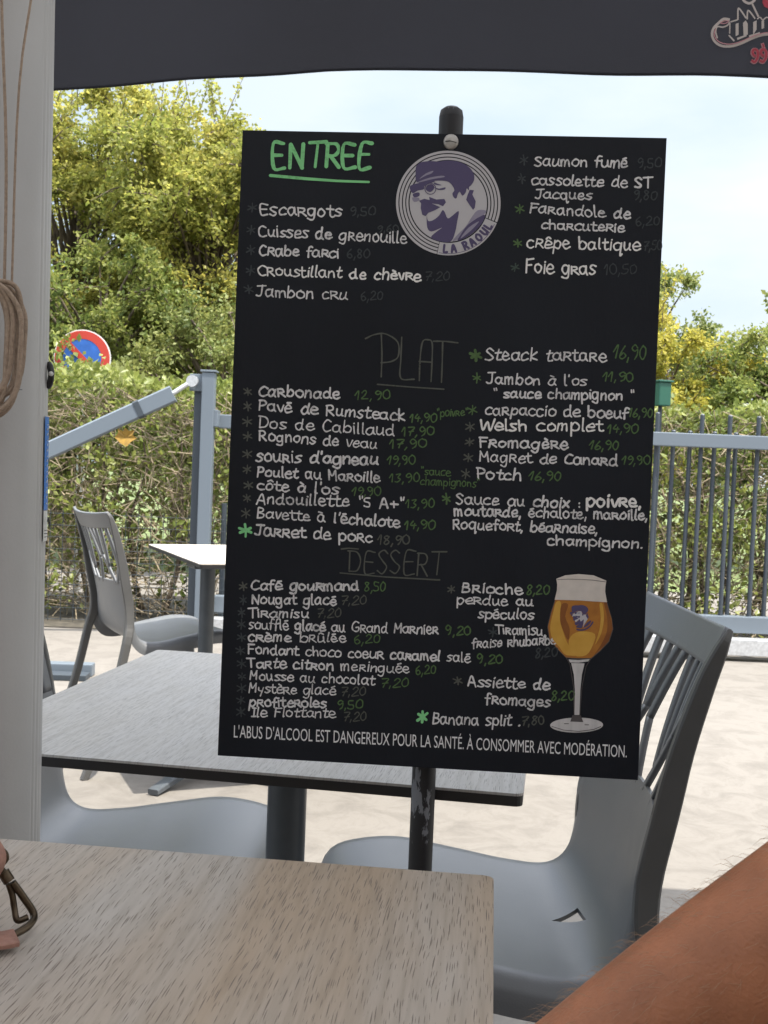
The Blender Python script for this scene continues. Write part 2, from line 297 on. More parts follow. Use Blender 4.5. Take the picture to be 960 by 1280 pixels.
def tree(name, label, base, crown_z, rad, n_cl, per, leaf, m, seed, shoots=0, cl_r=.4, group=None, flat=.7):
    r_ = np.random.default_rng(seed); base = Vector(base)
    root = thing(name, label, 'tree', base, group)
    c = np.array([base.x, base.y, crown_z]); rad = np.array(rad)
    d = r_.normal(size=(n_cl, 3)); d /= np.linalg.norm(d, axis=1, keepdims=True); d[:, 2] = np.sign(d[:, 2])*np.abs(d[:, 2])**.65; d[:, :2] *= 1.12; cen = c+d*rad*(r_.uniform(.25, 1, (n_cl, 1))**.55)*(1+.16*np.sin(d[:, :1]*7+d[:, 2:]*9+seed))
    wood = MB(); top = Vector((c[0], c[1], crown_z+rad[2]*.35)); trunk = []
    for i in range(9):
        t = i/8; trunk.append(base.lerp(top, t)+Vector((math.sin(t*5+seed)*.07*t*4, math.cos(t*4+seed)*.06*t*4, 0)))
    r0 = .035*max(rad)+.03; wood.tube(trunk, [r0*(1.15-.95*i/8) for i in range(9)], 10)
    P = []; D = []
    for k in range(n_cl):
        e = Vector(cen[k]); t = min(.95, max(.15, (e.z-base.z)/(top.z-base.z)*.72+r_.uniform(-.08, .05))); s = trunk[int(t*8)]
        mid = s.lerp(e, .55)+Vector((0, 0, .12*(e-s).length)); wood.tube(crom([s, mid, e], 3), [r0*.34*(1-.13*j) for j in range(7)], 5, cap=False)
        rr = cl_r*r_.uniform(.7, 1.35); nt_ = 9
        for q in range(nt_):
            a = r_.normal(size=3); a[2] = a[2]*flat+.25; a /= np.linalg.norm(a); ln = rr*r_.uniform(.6, 1.25); n_l = max(3, int(per/nt_*r_.uniform(.6, 1.4)))
            tt = r_.uniform(.1, 1, (n_l, 1)); bend = np.array([0, 0, -.25])*ln*tt**2
            P.append(np.array(e)+a*ln*tt+bend+r_.normal(size=(n_l, 3))*.05*rr/.4); D.append(a*.5+r_.normal(size=(n_l, 3))*.75+np.array([0, 0, -.25]))
            if q < 4: wood.tube([e, e+Vector(a)*ln*.5+Vector((0, 0, -.06*ln)), e+Vector(a)*ln+Vector((0, 0, -.25*ln))], [.012, .007, .003], 4, cap=False)
    for k in range(shoots):
        a = r_.uniform(0, 2*math.pi); q = r_.uniform(0, .75); s = np.array([c[0]+rad[0]*q*math.cos(a), c[1]+rad[1]*q*math.sin(a), crown_z+rad[2]*math.sqrt(1-q*q)*.92])
        ln = r_.uniform(.35, .8); dr = np.array([r_.normal()*.22, r_.normal()*.2, 1.]); n_l = 48; tt = np.linspace(0, 1, n_l)[:, None]
        P.append(s+dr*ln*tt+r_.normal(size=(n_l, 3))*.045*(1.25-tt)); D.append(r_.normal(size=(n_l, 3))*.6+np.array([0, 0, .2])); wood.tube([s, s+dr*ln*.5, s+dr*ln], [.007, .005, .002], 4, cap=False)
    wood.build('trunk', MT['bark'], root)
    P = np.concatenate(P); D = np.concatenate(D); leaf_mesh('crown', P, D, leaf, m, root, base)
    return root
ML = dict(
    yellow=mat_leaf('leaf_yellow_green', [(.11, .15, .035), (.24, .265, .055), (.36, .355, .085), (.48, .42, .10)], .62),
    green=mat_leaf('leaf_green', [(.07, .11, .03), (.15, .20, .05), (.25, .28, .07), (.32, .32, .09)], .55),
    pale=mat_leaf('leaf_pale', [(.08, .12, .03), (.17, .21, .06), (.27, .29, .09), (.32, .32, .10)], .45),
    gold=mat_leaf('leaf_gold', [(.22, .24, .05), (.36, .34, .06), (.46, .40, .07), (.5, .44, .09)], .55),
    silver_haze=mat_leaf('leaf_pale_haze', [(.16, .19, .10), (.25, .28, .16), (.33, .35, .22), (.38, .39, .28)], .5),  # distance haze put into the pale leaf colour
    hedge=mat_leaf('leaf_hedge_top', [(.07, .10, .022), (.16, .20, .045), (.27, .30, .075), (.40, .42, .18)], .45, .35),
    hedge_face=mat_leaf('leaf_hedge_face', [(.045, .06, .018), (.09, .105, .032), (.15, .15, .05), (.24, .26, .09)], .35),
)
tree('broadleaf_tree', 'tall yellow-green leafy tree beside the white mast, its top just below the canopy edge', (-3.7, 12.6, 0), 3.3, (1.65, 1.3, 1.8), 125, 640, .060, ML['yellow'], 3, 10)
tree('broadleaf_tree', 'yellow-green tree with thin upright shoots, close against the left side of the menu board', (-2.25, 12.2, 0), 3.2, (1.15, 1.1, 1.72), 125, 640, .058, ML['yellow'], 11, 12)
tree('willow_shrub', 'pale green bushy tree low above the hedge, left of the menu board', (-1.75, 10.6, 0), 1.75, (.85, .7, 1.05), 44, 480, .05, ML['pale'], 5, 0, .34)
tree('broadleaf_tree', 'dark green shaded tree low behind the round no-parking sign', (-3.1, 11.0, 0), 1.95, (1.2, .8, 1.25), 75, 480, .056, ML['green'], 23, 0, .36)
tree('broadleaf_tree', 'green tree mostly hidden behind the middle of the menu board', (.2, 12.5, 0), 2.3, (1.5, 1.1, 1.2), 34, 250, .09, ML['green'], 31, 0)
tree('golden_tree', 'bright golden-yellow tree just right of the menu board', (3.35, 14, 0), 2.1, (.98, .9, 1.02), 50, 480, .06, ML['gold'], 41, 3, .32)
tree('poplar_tree', 'tall pale green tree behind the golden tree', (4.5, 20, 0), 3.0, (.95, .9, 2.0), 85, 420, .08, ML['pale'], 47, 3, .42)
tree('poplar_tree', 'hazy silvery tree between the golden tree and the far green bush', (6.0, 21, 0), 2.2, (.95, .8, 1.5), 60, 380, .08, ML['silver_haze'], 53, 1, .4)
tree('leafy_bush_tree', 'light green bushy tree at the right edge above the railing', (5.05, 13.6, 0), 1.85, (1.25, .9, 1.15), 56, 480, .06, ML['green'], 61, 2, .36)
tree('young_tree', 'slender young tree with sparse leaves rising at the far right edge', (5.5, 15, 0), 2.55, (.6, .5, .9), 14, 120, .10, ML['pale'], 67, 4, .3)

def hedge():
    root = thing('hedge', 'long clipped hedge with bright leafy top and brown twiggy face behind the gate', 'hedge', (0, 7.7, 0))
    x0, x1 = -7.5, 8.5; r_ = np.random.default_rng(5)
    # top and upper leaves
    n = 26000; x = r_.uniform(x0, x1, n); z = 1.60+.05*np.sin(x*2.3)+.04*np.sin(x*5.1)-np.abs(r_.normal(0, .085, n)); y = r_.uniform(7.2, 8.25, n)
    spr = r_.random(n) < .05; z[spr] += r_.uniform(0, .13, spr.sum())
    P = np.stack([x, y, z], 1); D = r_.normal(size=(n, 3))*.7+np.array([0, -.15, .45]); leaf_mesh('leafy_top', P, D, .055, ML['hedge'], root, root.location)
    # front face leaves, sparser low down, in patches
    n = 60000; x = r_.uniform(x0, x1, n); z = r_.uniform(.04, 1.55, n); y = 7.2+np.abs(r_.normal(0, .16, n))+.05*np.sin(x*4+z*3)
    pat = .5+.5*np.sin(x*2.7+1.3*np.sin(z*4))*np.sin(z*5.2+x*1.1)+.35*np.sin(x*9+z*11)
    keep = r_.random(n) < np.clip(.24+.45*pat, .12, 1)*np.clip(.62+z*.5, .5, 1); x, y, z = x[keep], y[keep], z[keep]
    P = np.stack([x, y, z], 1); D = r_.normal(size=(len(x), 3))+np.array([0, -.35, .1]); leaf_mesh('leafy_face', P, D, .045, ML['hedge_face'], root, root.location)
    # fresh green sprigs
    P = []; D = []
    for k in range(150):
        c = np.array([r_.uniform(x0, x1), 7.12, r_.uniform(.1, 1.45)]); q = r_.integers(20, 60); P.append(c+r_.normal(size=(q, 3))*np.array([.10, .03, .06])); D.append(r_.normal(size=(q, 3))*.7+np.array([0, -.3, .5]))
    leaf_mesh('green_sprigs', np.concatenate(P), np.concatenate(D), .05, ML['hedge'], root, root.location)
    # core leaves (dark inside)
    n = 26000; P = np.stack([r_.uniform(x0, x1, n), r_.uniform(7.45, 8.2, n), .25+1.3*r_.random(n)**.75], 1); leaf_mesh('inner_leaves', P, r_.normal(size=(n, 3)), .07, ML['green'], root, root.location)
    # twigs
    n = 19000; c = np.stack([r_.uniform(x0, x1, n), 7.16+np.abs(r_.normal(0, .17, n)), r_.uniform(.02, 1.5, n)], 1); d = r_.normal(size=(n, 3))*np.array([1, .45, .8]); d /= np.linalg.norm(d, axis=1, keepdims=True)
    ln = r_.uniform(.05, .2, (n, 1)); a = c-d*ln/2; b = c+d*ln/2; s = np.cross(d, np.array([0.1, 1, .2])); s /= np.linalg.norm(s, axis=1, keepdims=True); t = np.cross(d, s); rr = r_.uniform(.0022, .0055, (n, 1))
    V = np.stack([a+s*rr, a-s*rr*.6+t*rr, a-s*rr*.6-t*rr, b+s*rr*.6, b-s*rr*.4+t*rr*.6, b-s*rr*.4-t*rr*.6], 1).reshape(-1, 3)-np.array([0, 7.7, 0])
    fi = (np.arange(n)[:, None, None]*6+np.array([[0, 1, 4, 3], [1, 2, 5, 4], [2, 0, 3, 5]])).reshape(-1, 4)
    me = bpy.data.meshes.new('twigs'); me.from_pydata(V.tolist(), [], fi.tolist()); me.materials.append(MT['twig']); link('twigs', me, root)
    st = MB()
    for k in range(120):
        xx = r_.uniform(x0, x1); yy = r_.uniform(7.3, 8.1); pts = [Vector((xx, yy, 0))]
        for j in range(4): pts.append(pts[-1]+Vector((r_.normal()*.07, r_.normal()*.05, .33)))
        st.tube(pts, [.022, .018, .013, .009, .005], 6, cap=False)
    st.build('stems', MT['bark'], root)['kind'] = 'stuff'
hedge()
# wire mesh fence at the hedge foot
fn = MB()
for k in range(41): xx = -4.2+k*.08; fn.tube([(xx, 7.02, .0), (xx, 7.02, .72)], .0022, 4, cap=False)
for k in range(10): fn.tube([(-4.2, 7.017, .02+k*.075), (-1.0, 7.017, .02+k*.075)], .0022, 4, cap=False)
rf = thing('mesh_fence', 'low dark wire mesh fence along the foot of the hedge behind the far chair', 'fence', (-2.6, 7.02, 0))
fn.build('wire_mesh', MT['gate_dark'], rf)
for xx in (-4.2, -2.6, -1.02): MB().tube([(xx, 7.05, 0), (xx, 7.05, .8)], .018, 8).build('fence_post', MT['gate_dark'], rf)
# yellow dead leaf caught in the hedge
def dead_leaf():
    c = Vector((-1.655, 7.0, 1.19)); pts = [(-.07, .0), (-.045, .035), (-.05, .055), (-.015, .04), (0, .065), (.02, .045), (.055, .05), (.045, .02), (.07, .0), (.035, -.025), (.01, -.055), (-.03, -.035)]
    vs = [c+Vector((x, -.012+abs(x)*.3, z)) for x, z in pts]+[c+Vector((0, .006, 0))]; fs = [(i, (i+1) % 12, 12) for i in range(12)]
    vs += [v+Vector((0, .002, 0)) for v in vs]; fs += [(b+13, a+13, 25) for a, b, _ in fs[:12]]
    o = MB().add([v-c for v in vs], fs).build('dead_leaf', mat('amber_leaf', (.26, .15, .02), .7, var=.3, vscale=30)); o.location = c
    tag(o, 'single large amber leaf caught in the hedge under the sloping metal arm', 'leaf')
dead_leaf()

# ------------------------------------------------------------------ round no-parking sign behind the hedge
def road_sign():
    root = thing('road_sign', 'round no-parking sign, blue with red ring, half hidden by hedge leaves', 'road sign', (-2.386, 8.62, 0))
    c = Vector((-2.386, 8.6, 1.824)); 
    def disc(y0, y1, r0, r1=None, n=48):
        m = MB(); 
        if r1 is None: P = [(r0*math.cos(2*math.pi*k/n), r0*math.sin(2*math.pi*k/n)) for k in range(n)]; vs = [(c.x+x, c.y+y0, c.z+z) for x, z in P]+[(c.x+x, c.y+y1, c.z+z) for x, z in P]; m.add(vs, [tuple(range(n))[::-1], tuple(range(n, 2*n))]+[(k, (k+1) % n, n+(k+1) % n, n+k) for k in range(n)])
        else:
            vs = [(c.x+r*math.cos(2*math.pi*k/n), c.y+yy, c.z+r*math.sin(2*math.pi*k/n)) for yy in (y0, y1) for r in (r0, r1) for k in range(n)]
            fs = [];
            for a, b in ((0, 1), (3, 2), (2, 0), (1, 3)): fs += [(a*n+k, a*n+(k+1) % n, b*n+(k+1) % n, b*n+k) for k in range(n)]
            m.add(vs, fs)
        return m
    disc(-.004, .004, .222).build('sign_plate', MT['white'], root); disc(-.007, -.0042, .15).build('blue_field', MT['blue'], root); disc(-.009, -.0043, .213, .15).build('red_ring', MT['red'], root)
    d = Vector((.707, 0, -.707)); s = Vector((.707, 0, .707)); a = c-d*.152; b = c+d*.152
    vs = [p+s*q+Vector((0, yy, 0)) for yy in (-.0095, -.0071) for p, q in ((a, -.022), (a, .022), (b, .022), (b, -.022))]
    MB().add(vs, [(0, 1, 2, 3), (7, 6, 5, 4), (0, 4, 5, 1), (1, 5, 6, 2), (2, 6, 7, 3), (3, 7, 4, 0)]).build('red_slash', MT['red'], root)
    MB().tube([(c.x, 8.64, 0), (c.x, 8.64, 2.0)], .03, 12).build('post', MT['bolt'], root)
road_sign()
r_ = np.random.default_rng(77); P = np.array([-2.42, 8.5, 1.60])+r_.normal(size=(260, 3))*np.array([.16, .05, .09]); P2 = np.array([-2.50, 8.52, 1.93])+r_.normal(size=(45, 3))*np.array([.06, .02, .07])
rs = thing('hedge_sprig', 'leafy sprig growing up in front of the round no-parking sign', 'plant', (-2.42, 8.5, 0))
leaf_mesh('foliage', np.concatenate([P, P2]), r_.normal(size=(305, 3))+np.array([0, -.3, .5]), .06, ML['hedge'], rs, rs.location)
sm = MB()
for k in range(7): sm.tube([(-2.42+.05*k-.15, 8.53, 1.2), (-2.42+.06*k-.18, 8.52, 1.55+.05*(k % 3))], [.007, .003], 5)
sm.tube([(-2.42, 8.5, 0), (-2.42, 8.53, 1.25)], [.012, .008], 6); sm.tube([(-2.46, 8.53, 1.25), (-2.55, 8.53, 1.6), (-2.5, 8.53, 1.98)], [.006, .005, .003], 5)
sm.build('stem', MT['twig'], rs)

# ------------------------------------------------------------------ gate, post, sloping arm
def gate():
    root = thing('metal_gate', 'grey-blue metal railing gate with upright bars along the hedge', 'gate', (.9, 6.6, 0))
    MB().box((1.15, 6.585, 1.302), (4.3, .04, .082), bev=.006).build('top_rail', MT['gate'], root)
    MB().box((1.15, 6.62, .21), (4.3, .07, .10), bev=.006).build('bottom_rail', MT['gate'], root)
    MB().box((1.15, 6.56, .085), (4.3, .10, .10), bev=.006).build('floor_beam', MT['bolt'], root)
    xs = [(1.613, 1), (1.723, 0), (1.823, 0), (1.880, 1), (1.971, 0), (2.047, 1), (2.099, 0), (2.2185, 1)]
    more = [(-.62+.34*k, 1) for k in range(7)]+[(-.49+.34*k, 0) for k in range(6)]+[(-.38+.34*k, 0) for k in range(6)]+[(2.32, 0), (2.40, 1), (2.50, 0), (2.58, 1), (2.7, 0), (2.77, 1), (2.95, 1), (3.1, 1)]
    for x, t in xs+more:
        if 1.5 < x < 1.6: continue
        top = 1.462 if t else 1.362; m = MB().tube([(x, 6.62 if t else 6.66, .255 if t else .22), (x, 6.62 if t else 6.66, top-.006), ], .0135, 10); m.lathe([(.0135, 0), (.010, .005), (.003, .007)], (x, 6.62 if t else 6.66, top-.006), 10)
        m.build('bar', MT['bars'], root)
gate()
def gate_post():
    root = thing('gate_post', 'square grey-blue gate post at the left end of the railing', 'post', (-1.06, 6.5, 0))
    MB().box((-1.055, 6.5, .79), (.075, .075, 1.58), bev=.006).build('post', MT['gate'], root)
    MB().box((-1.118, 6.53, .77), (.045, .06, 1.54), bev=.004).build('dark_side_strip', MT['gate_dark'], root)  # dark strip along the left side of the post
    MB().box((-1.055, 6.5, 1.588), (.095, .09, .012), bev=.003).build('cap', MT['gate'], root)
    MB().box((-1.03, 6.53, 1.315), (.07, .11, .10), bev=.004).build('bracket', MT['gate'], root)
    MB().box((-1.13, 6.49, 1.52), (.075, .012, .10), bev=.003).build('hinge_plate', MT['gate'], root)
gate_post()
def arm():
    a = Vector((-1.145, 6.45, 1.525)); b = Vector((-1.25, 6.43, 1.445)); c = Vector((-4.05, 6.3, .02)); d = (c-b).normalized()
    root = thing('sloping_arm', 'sloping grey-blue metal arm running from the top of the gate post down behind the mast', 'metal arm', (-4.05, 6.3, 0))
    MB().bar([b, c], lambda t: (.05, .098), (0, 1, 0)).build('beam', MT['gate'], root)
    MB().tube([a, b+d*.02], .014, 10).build('eye_rod', MT['bolt'], root)
    MB().lathe([(.0, -.03), (.026, -.03), (.026, .03), (.0, .03)], (0, 0, 0), 16)
    m = MB(); bm = bmesh.new(); bmesh.ops.create_cone(bm, cap_ends=True, segments=18, radius1=.034, radius2=.034, depth=.035, matrix=Matrix.Translation(a) @ Matrix.Rotation(R(90), 4, 'X')); m.bm(bm); m.build('bolt', MT['bolt'], root)
    MB().bar([b+d*.20, b+d*.235], lambda t: (.056, .106), (0, 1, 0)).build('dark_band', MT['gate_dark'], root)  # dark band around the upper part of the beam
    MB().box((-4.05, 6.3, .01), (.2, .2, .02)).build('foot_plate', MT['gate_dark'], root)
arm()
gb = thing('mailbox', 'small dark green box on a post just above the railing beside the menu board', 'box', (1.73, 7.0, 0))
MB().box((1.728, 7.0, 1.60), (.085, .07, .15), rz=.3, bev=.008).build('box_body', MT['green_box'], gb); MB().box((1.728, 7.0, 1.681), (.105, .09, .012), rz=.3, bev=.004).build('lid', MT['green_box'], gb)
MB().tube([(1.725, 7.03, 0), (1.725, 7.03, 1.525)], .014, 10).build('post', MT['bars'], gb)
lr = thing('ground_rail', 'grey-blue steel rail lying on the ground behind the left mast', 'rail', (-1.75, 5.3, 0))
MB().box((-1.75, 5.3, .03), (.75, .07, .06), rz=.04, bev=.006).build('rail', MT['gate'], lr); MB().box((-1.75, 5.2, .014), (.75, .10, .028), rz=.04, bev=.004).build('flange', MT['gate_dark'], lr)

# ------------------------------------------------------------------ tables
def table(label, corner_fl, corner_fr, depth, top_mat, base, edge_left=False, ped=None, latch=None, width=None, foot=True, plate=.26):
    a = Vector((corner_fr[0]-corner_fl[0], corner_fr[1]-corner_fl[1], 0)); W = width or a.length; a.normalize(); b = Vector((-a.y, a.x, 0)); fl = Vector((*corner_fl, 0)); c = fl+a*W/2+b*depth/2
    root = thing('bistro_table', label, 'table', c)
    root.rotation_euler = (0, 0, math.atan2(a.y, a.x))
    OFF[root.name] = Vector((0, 0, 0))
    th = .0125
    def slab(name, z0, z1, ins, m, par):
        bm = bmesh.new(); bmesh.ops.create_cube(bm, size=1)
        for v in bm.verts: v.co = Vector((v.co.x*(W-2*ins), v.co.y*(depth-2*ins), (z0+z1)/2+v.co.z*(z1-z0)))
        ve = [e for e in bm.edges if abs(e.verts[0].co.z-e.verts[1].co.z) > 1e-4]
        bmesh.ops.bevel(bm, geom=ve, offset=.008, segments=4, affect='EDGES', profile=.5)
        return MB().bm(bm).build(name, m, par)
    top = slab('tabletop', .7475, .75, 0, top_mat, root); slab('edge_core', .7375, .7474, .0004, MT['edge' if edge_left else 'phen'], top)
    for (px, py) in (ped or [(0, 0)]):
        MB().lathe([(.025, .012), (.025, .70)], (px, py, 0), 28).build('pedestal', MT['tleg'], root)
        MB().box((px, py, .7185), (plate, plate, .037), bev=.004).build('mounting_plate', MT['tleg'], root)
        if foot:
            for q in range(4):
                an = R(45+90*q); m = MB(); m.bar([(px+.02*math.cos(an), py+.02*math.sin(an), .045), (px+.16*math.cos(an), py+.16*math.sin(an), .03), (px+.29*math.cos(an), py+.29*math.sin(an), .012)], lambda t: (.05-.012*t, .03-.012*t), (-math.sin(an), math.cos(an), 0)); m.build('foot', MT['tleg'], root)
    if latch:
        MB().box((latch[0], latch[1], .706), (.016, .05, .062), bev=.003).build('folding_latch', MT['black'], root)
        MB().tube([(latch[0]-.003, latch[1]-.015, .682), (latch[0]+.018, latch[1]-.015, .68)], .006, 8).build('latch_knob', MT['black'], root)
    return root
# near table: far edge from (-.29,.854) to (.093,.816), reaching towards the camera
na = Vector((.383, -.038, 0)).normalized(); nb = Vector((-na.y, na.x, 0)); fr = Vector((.093, .816, 0)); nfl = fr-na*.70-nb*.62; nfr = fr-nb*.62
table('pale oak bistro table in the foreground with a pink bag at its left end', (nfl.x, nfl.y), (nfr.x, nfr.y), .62, MT['wood'], None, True)
# middle table
ma = Vector((.988, -.153, 0)); mb_ = Vector((.153, .988, 0)); mrl = Vector((-.352, 1.752, 0)); mfr = Vector((.142, 1.031, 0))
mw = (mfr-mrl).dot(ma.normalized()); md = -(mfr-mrl).dot(mb_.normalized()); mfl = mfr-ma.normalized()*mw
table('greyish oak bistro table with black edge directly behind the menu board', (mfl.x, mfl.y), (mfr.x, mfr.y), md, MT['wood2'], None, False, ped=[(-.005, .005)], latch=(.045, -.06))
# far table
fa = Vector((.917, .397, 0)); ffl = Vector((-.541, 3.275, 0)); ffr = ffl+fa*1.2
table('sunlit pale bistro table at the far left beside the empty chair', (ffl.x, ffl.y), (ffr.x, ffr.y), .77, MT['wood3'], None, False, ped=[(-.47, .02), (.45, 0)], foot=True, plate=.12)

# ------------------------------------------------------------------ chairs
PROF = crom([(.212, 0, .405), (.213, 0, .432), (.185, 0, .456), (.11, 0, .464), (.02, 0, .450), (-.07, 0, .434), (-.13, 0, .433), (-.172, 0, .457), (-.197, 0, .515), (-.214, 0, .60), (-.237, 0, .70), (-.265, 0, .79), (-.297, 0, .868)], 8)
cum = [0.]
for i in range(1, len(PROF)): cum.append(cum[-1]+(PROF[i]-PROF[i-1]).length)
LT = cum[-1]
def prof(s):
    s = max(0, min(LT, s)); i = 0
    while i < len(cum)-2 and cum[i+1] < s: i += 1
    t = (s-cum[i])/(cum[i+1]-cum[i]); p = PROF[i].lerp(PROF[i+1], t); d0 = (PROF[i+1]-PROF[i]).normalized(); return p, d0
def s_at_z(z):
    for i in range(len(PROF)-1, 0, -1):
        if PROF[i-1].z <= z <= PROF[i].z: return cum[i-1]+(z-PROF[i-1].z)/(PROF[i].z-PROF[i-1].z)*(cum[i]-cum[i-1])
S_BEND, S_SOLID, S_RAIL = s_at_z(.50), s_at_z(.64), s_at_z(.818)
def halfw(s):
    t = s/LT
    k = [(0, .195), (.06, .212), (.2, .225), (.38, .226), (.5, .212), (.62, .200), (.8, .203), (1, .208)]
    for (a, x), (b, y) in zip(k, k[1:]):
        if a <= t <= b: q = (t-a)/(b-a); q = q*q*(3-2*q); return x+(y-x)*q
    return k[-1][1]
def surf(s, v):
    p, d = prof(s); w_ = halfw(s); back = min(1, max(0, (s-S_BEND*.82)/(S_BEND*.3))); n = Vector((-d.z, 0, d.x))      # normal towards the sitter
    if n.dot(Vector((.5, 0, .8))) < 0: n = -n
    e = min(1, abs(v)); q = p+Vector((0, v*w_, 0)); q += n*((.010*(1-back)+.030*back)*e**2.2)
    if e > .9 and back < 1: q -= n*(1-back)*.012*((e-.9)/.1)**2
    return q, n, back
def patch(s0, s1, va, vb, ns, nv, thick, flange=False, mbx=None, corner=False):
    """strip of the chair shell between v = va(s) and vb(s), given thickness"""
    bm = bmesh.new(); rows = []
    vs_ = [i/nv for i in range(nv+1)]
    for i in range(ns+1):
        s = s0+(s1-s0)*i/ns; a, b = va(i/ns), vb(i/ns); row = []
        cols = [(a+(b-a)*t, 0) for t in vs_]
        if flange: cols = [(-1, k) for k in (1, .55, .18)]+cols+[(1, k) for k in (.18, .55, 1)]
        for v, k in cols:
            p, n, back = surf(s, v)
            if k: p = p-n*k*(.034*(1-back)+.006*back)+Vector((0, (.004 if k < .5 else .005)*(1 if v > 0 else -1), 0))
            row.append(bm.verts.new(p))
        rows.append(row)
    for i in range(ns):
        for j in range(len(rows[0])-1): bm.faces.new((rows[i][j], rows[i+1][j], rows[i+1][j+1], rows[i][j+1]))
    bm.normal_update(); f0 = bm.faces[:]
    p, n, b_ = surf((s0+s1)/2, 0)
    if sum((f.normal for f in f0), Vector()).dot(n) < 0: bmesh.ops.reverse_faces(bm, faces=f0)
    r_ = bmesh.ops.solidify(bm, geom=bm.faces[:], thickness=thick)
    mbx.bm(bm, True); return mbx
def cut_hole(o):
    tri = [(-.112, .004), (-.156, .026), (-.152, -.020)]
    m = MB(); vs = [(x, y, z) for z in (.36, .52) for x, y in tri]; m.add(vs, [(2, 1, 0), (3, 4, 5), (0, 1, 4, 3), (1, 2, 5, 4), (2, 0, 3, 5)]); c = m.build('cutter', MT['chair'])
    md_ = o.modifiers.new('hole', 'BOOLEAN'); md_.object = c; md_.operation = 'DIFFERENCE'; md_.solver = 'EXACT'
    dg = bpy.context.evaluated_depsgraph_get(); dg.update(); me = bpy.data.meshes.new_from_object(o.evaluated_get(dg)); o.modifiers.clear()
    if len(me.vertices) > 50: me.set_sharp_from_angle(angle=R(40)); o.data = me
    bpy.data.objects.remove(c)
def make_chair(label):
    root = thing('plastic_chair', label, 'chair')
    K = lambda x: (lambda t: x)
    seat = patch(0, S_SOLID, K(-1), K(1), 56, 26, .006, True, MB()).build('seat', MT['chair'], root); cut_hole(seat)
    m = MB()
    rc = lambda t: 1-.06*max(0, (t-.55)/.45)**2.5
    patch(S_RAIL, LT, lambda t: -rc(t), lambda t: rc(t), 12, 26, .0085, False, m)
    for sg in (-1, 1): patch(S_SOLID, S_RAIL, (lambda t, g=sg: g*.86 if g > 0 else -1), (lambda t, g=sg: 1 if g > 0 else -.86), 16, 3, .0085, False, m)
    hs = S_RAIL-S_SOLID
    bars = [(-.62, -.06, -.30, .48), (-.30, .48, -.12, 1.05), (-.45, .27, -.52, 1.05), (-.30, .48, -.32, 1.05), (-.66, -.06, -.86, .42), (-.80, .28, -.70, 1.05), (-.03, -.06, -.16, .42), (-.16, .42, .06, 1.05),
            (.18, -.06, .60, .46), (.34, .16, .22, 1.05), (.44, .28, .42, 1.05), (.60, .46, .60, 1.05), (.52, .38, .88, .80), (.50, -.06, .88, .40), (.66, .52, .73, 1.05), (.78, .66, .83, 1.05)]
    for v0, t0, v1, t1 in bars:
        h_ = .038
        patch(S_SOLID+hs*t0, S_SOLID+hs*t1, (lambda t, a=v0, b=v1: a+(b-a)*t-h_), (lambda t, a=v0, b=v1: a+(b-a)*t+h_), 12, 2, .0068, False, m)
    m.build('backrest', MT['chair'], root)
    for sg in (-1, 1):
        pts = []
        for z in (.864, .852, .835, .80, .72, .64, .56, .50, .45):
            p, n, b_ = surf(s_at_z(z), sg*rc(max(0, (s_at_z(z)-S_RAIL)/(LT-S_RAIL)))); pts.append(p-n*(.0062+.0115*min(1, (.864-z)/.25)))
        low = Vector((-.335, sg*.225, 0)); p6 = pts[-1]
        pts[-1] = Vector((-.205, sg*.222, .44)); pts += [Vector((-.240, sg*.224, .28)), Vector((-.285, sg*.226, .13)), low]
        pts = crom(pts, 4)
        MB().bar(pts, lambda t: (.013+.012*min(1, max(0, t-.45)*4), .007+.025*min(1, t*2.4)-.008*max(0, t-.5)*2), (0, 1, 0)).build('leg', MT['chair_shaded_leg'], root)
        MB().bar(crom([(.165, sg*.197, .445), (.185, sg*.206, .3), (.205, sg*.216, .13), (.22, sg*.222, 0)], 4), lambda t: (.032-.006*t, .038-.012*t), (0, 1, 0)).build('leg', MT['chair'], root)
    return root
ch = make_chair('grey plastic chair on the right, seat facing left, behind the menu board and foreground table')
ch.location = (.145, 1.525, 0); ch.rotation_euler = (0, 0, R(180))
c2 = copy_tree(ch); c2.location = (-.375, 1.70, 0); c2.rotation_euler = (0, 0, R(-2)); c2['label'] = 'grey plastic chair in the lower left, only its blue-lit seat visible below the middle table'
c3 = copy_tree(ch); c3.location = (-.775, 3.94, 0); c3.rotation_euler = (0, 0, R(31)); c3['label'] = 'grey plastic chair far left in the sun, its slotted back in front of the hedge'
c4 = copy_tree(ch); c4.location = (.68, .33, 0); c4.rotation_euler = (0, 0, R(180)); c4['label'] = 'grey plastic chair the person with the bare forearm is sitting on'
for c_ in (ch, c2, c3, c4): c_['group'] = 'grey plastic cafe chairs'

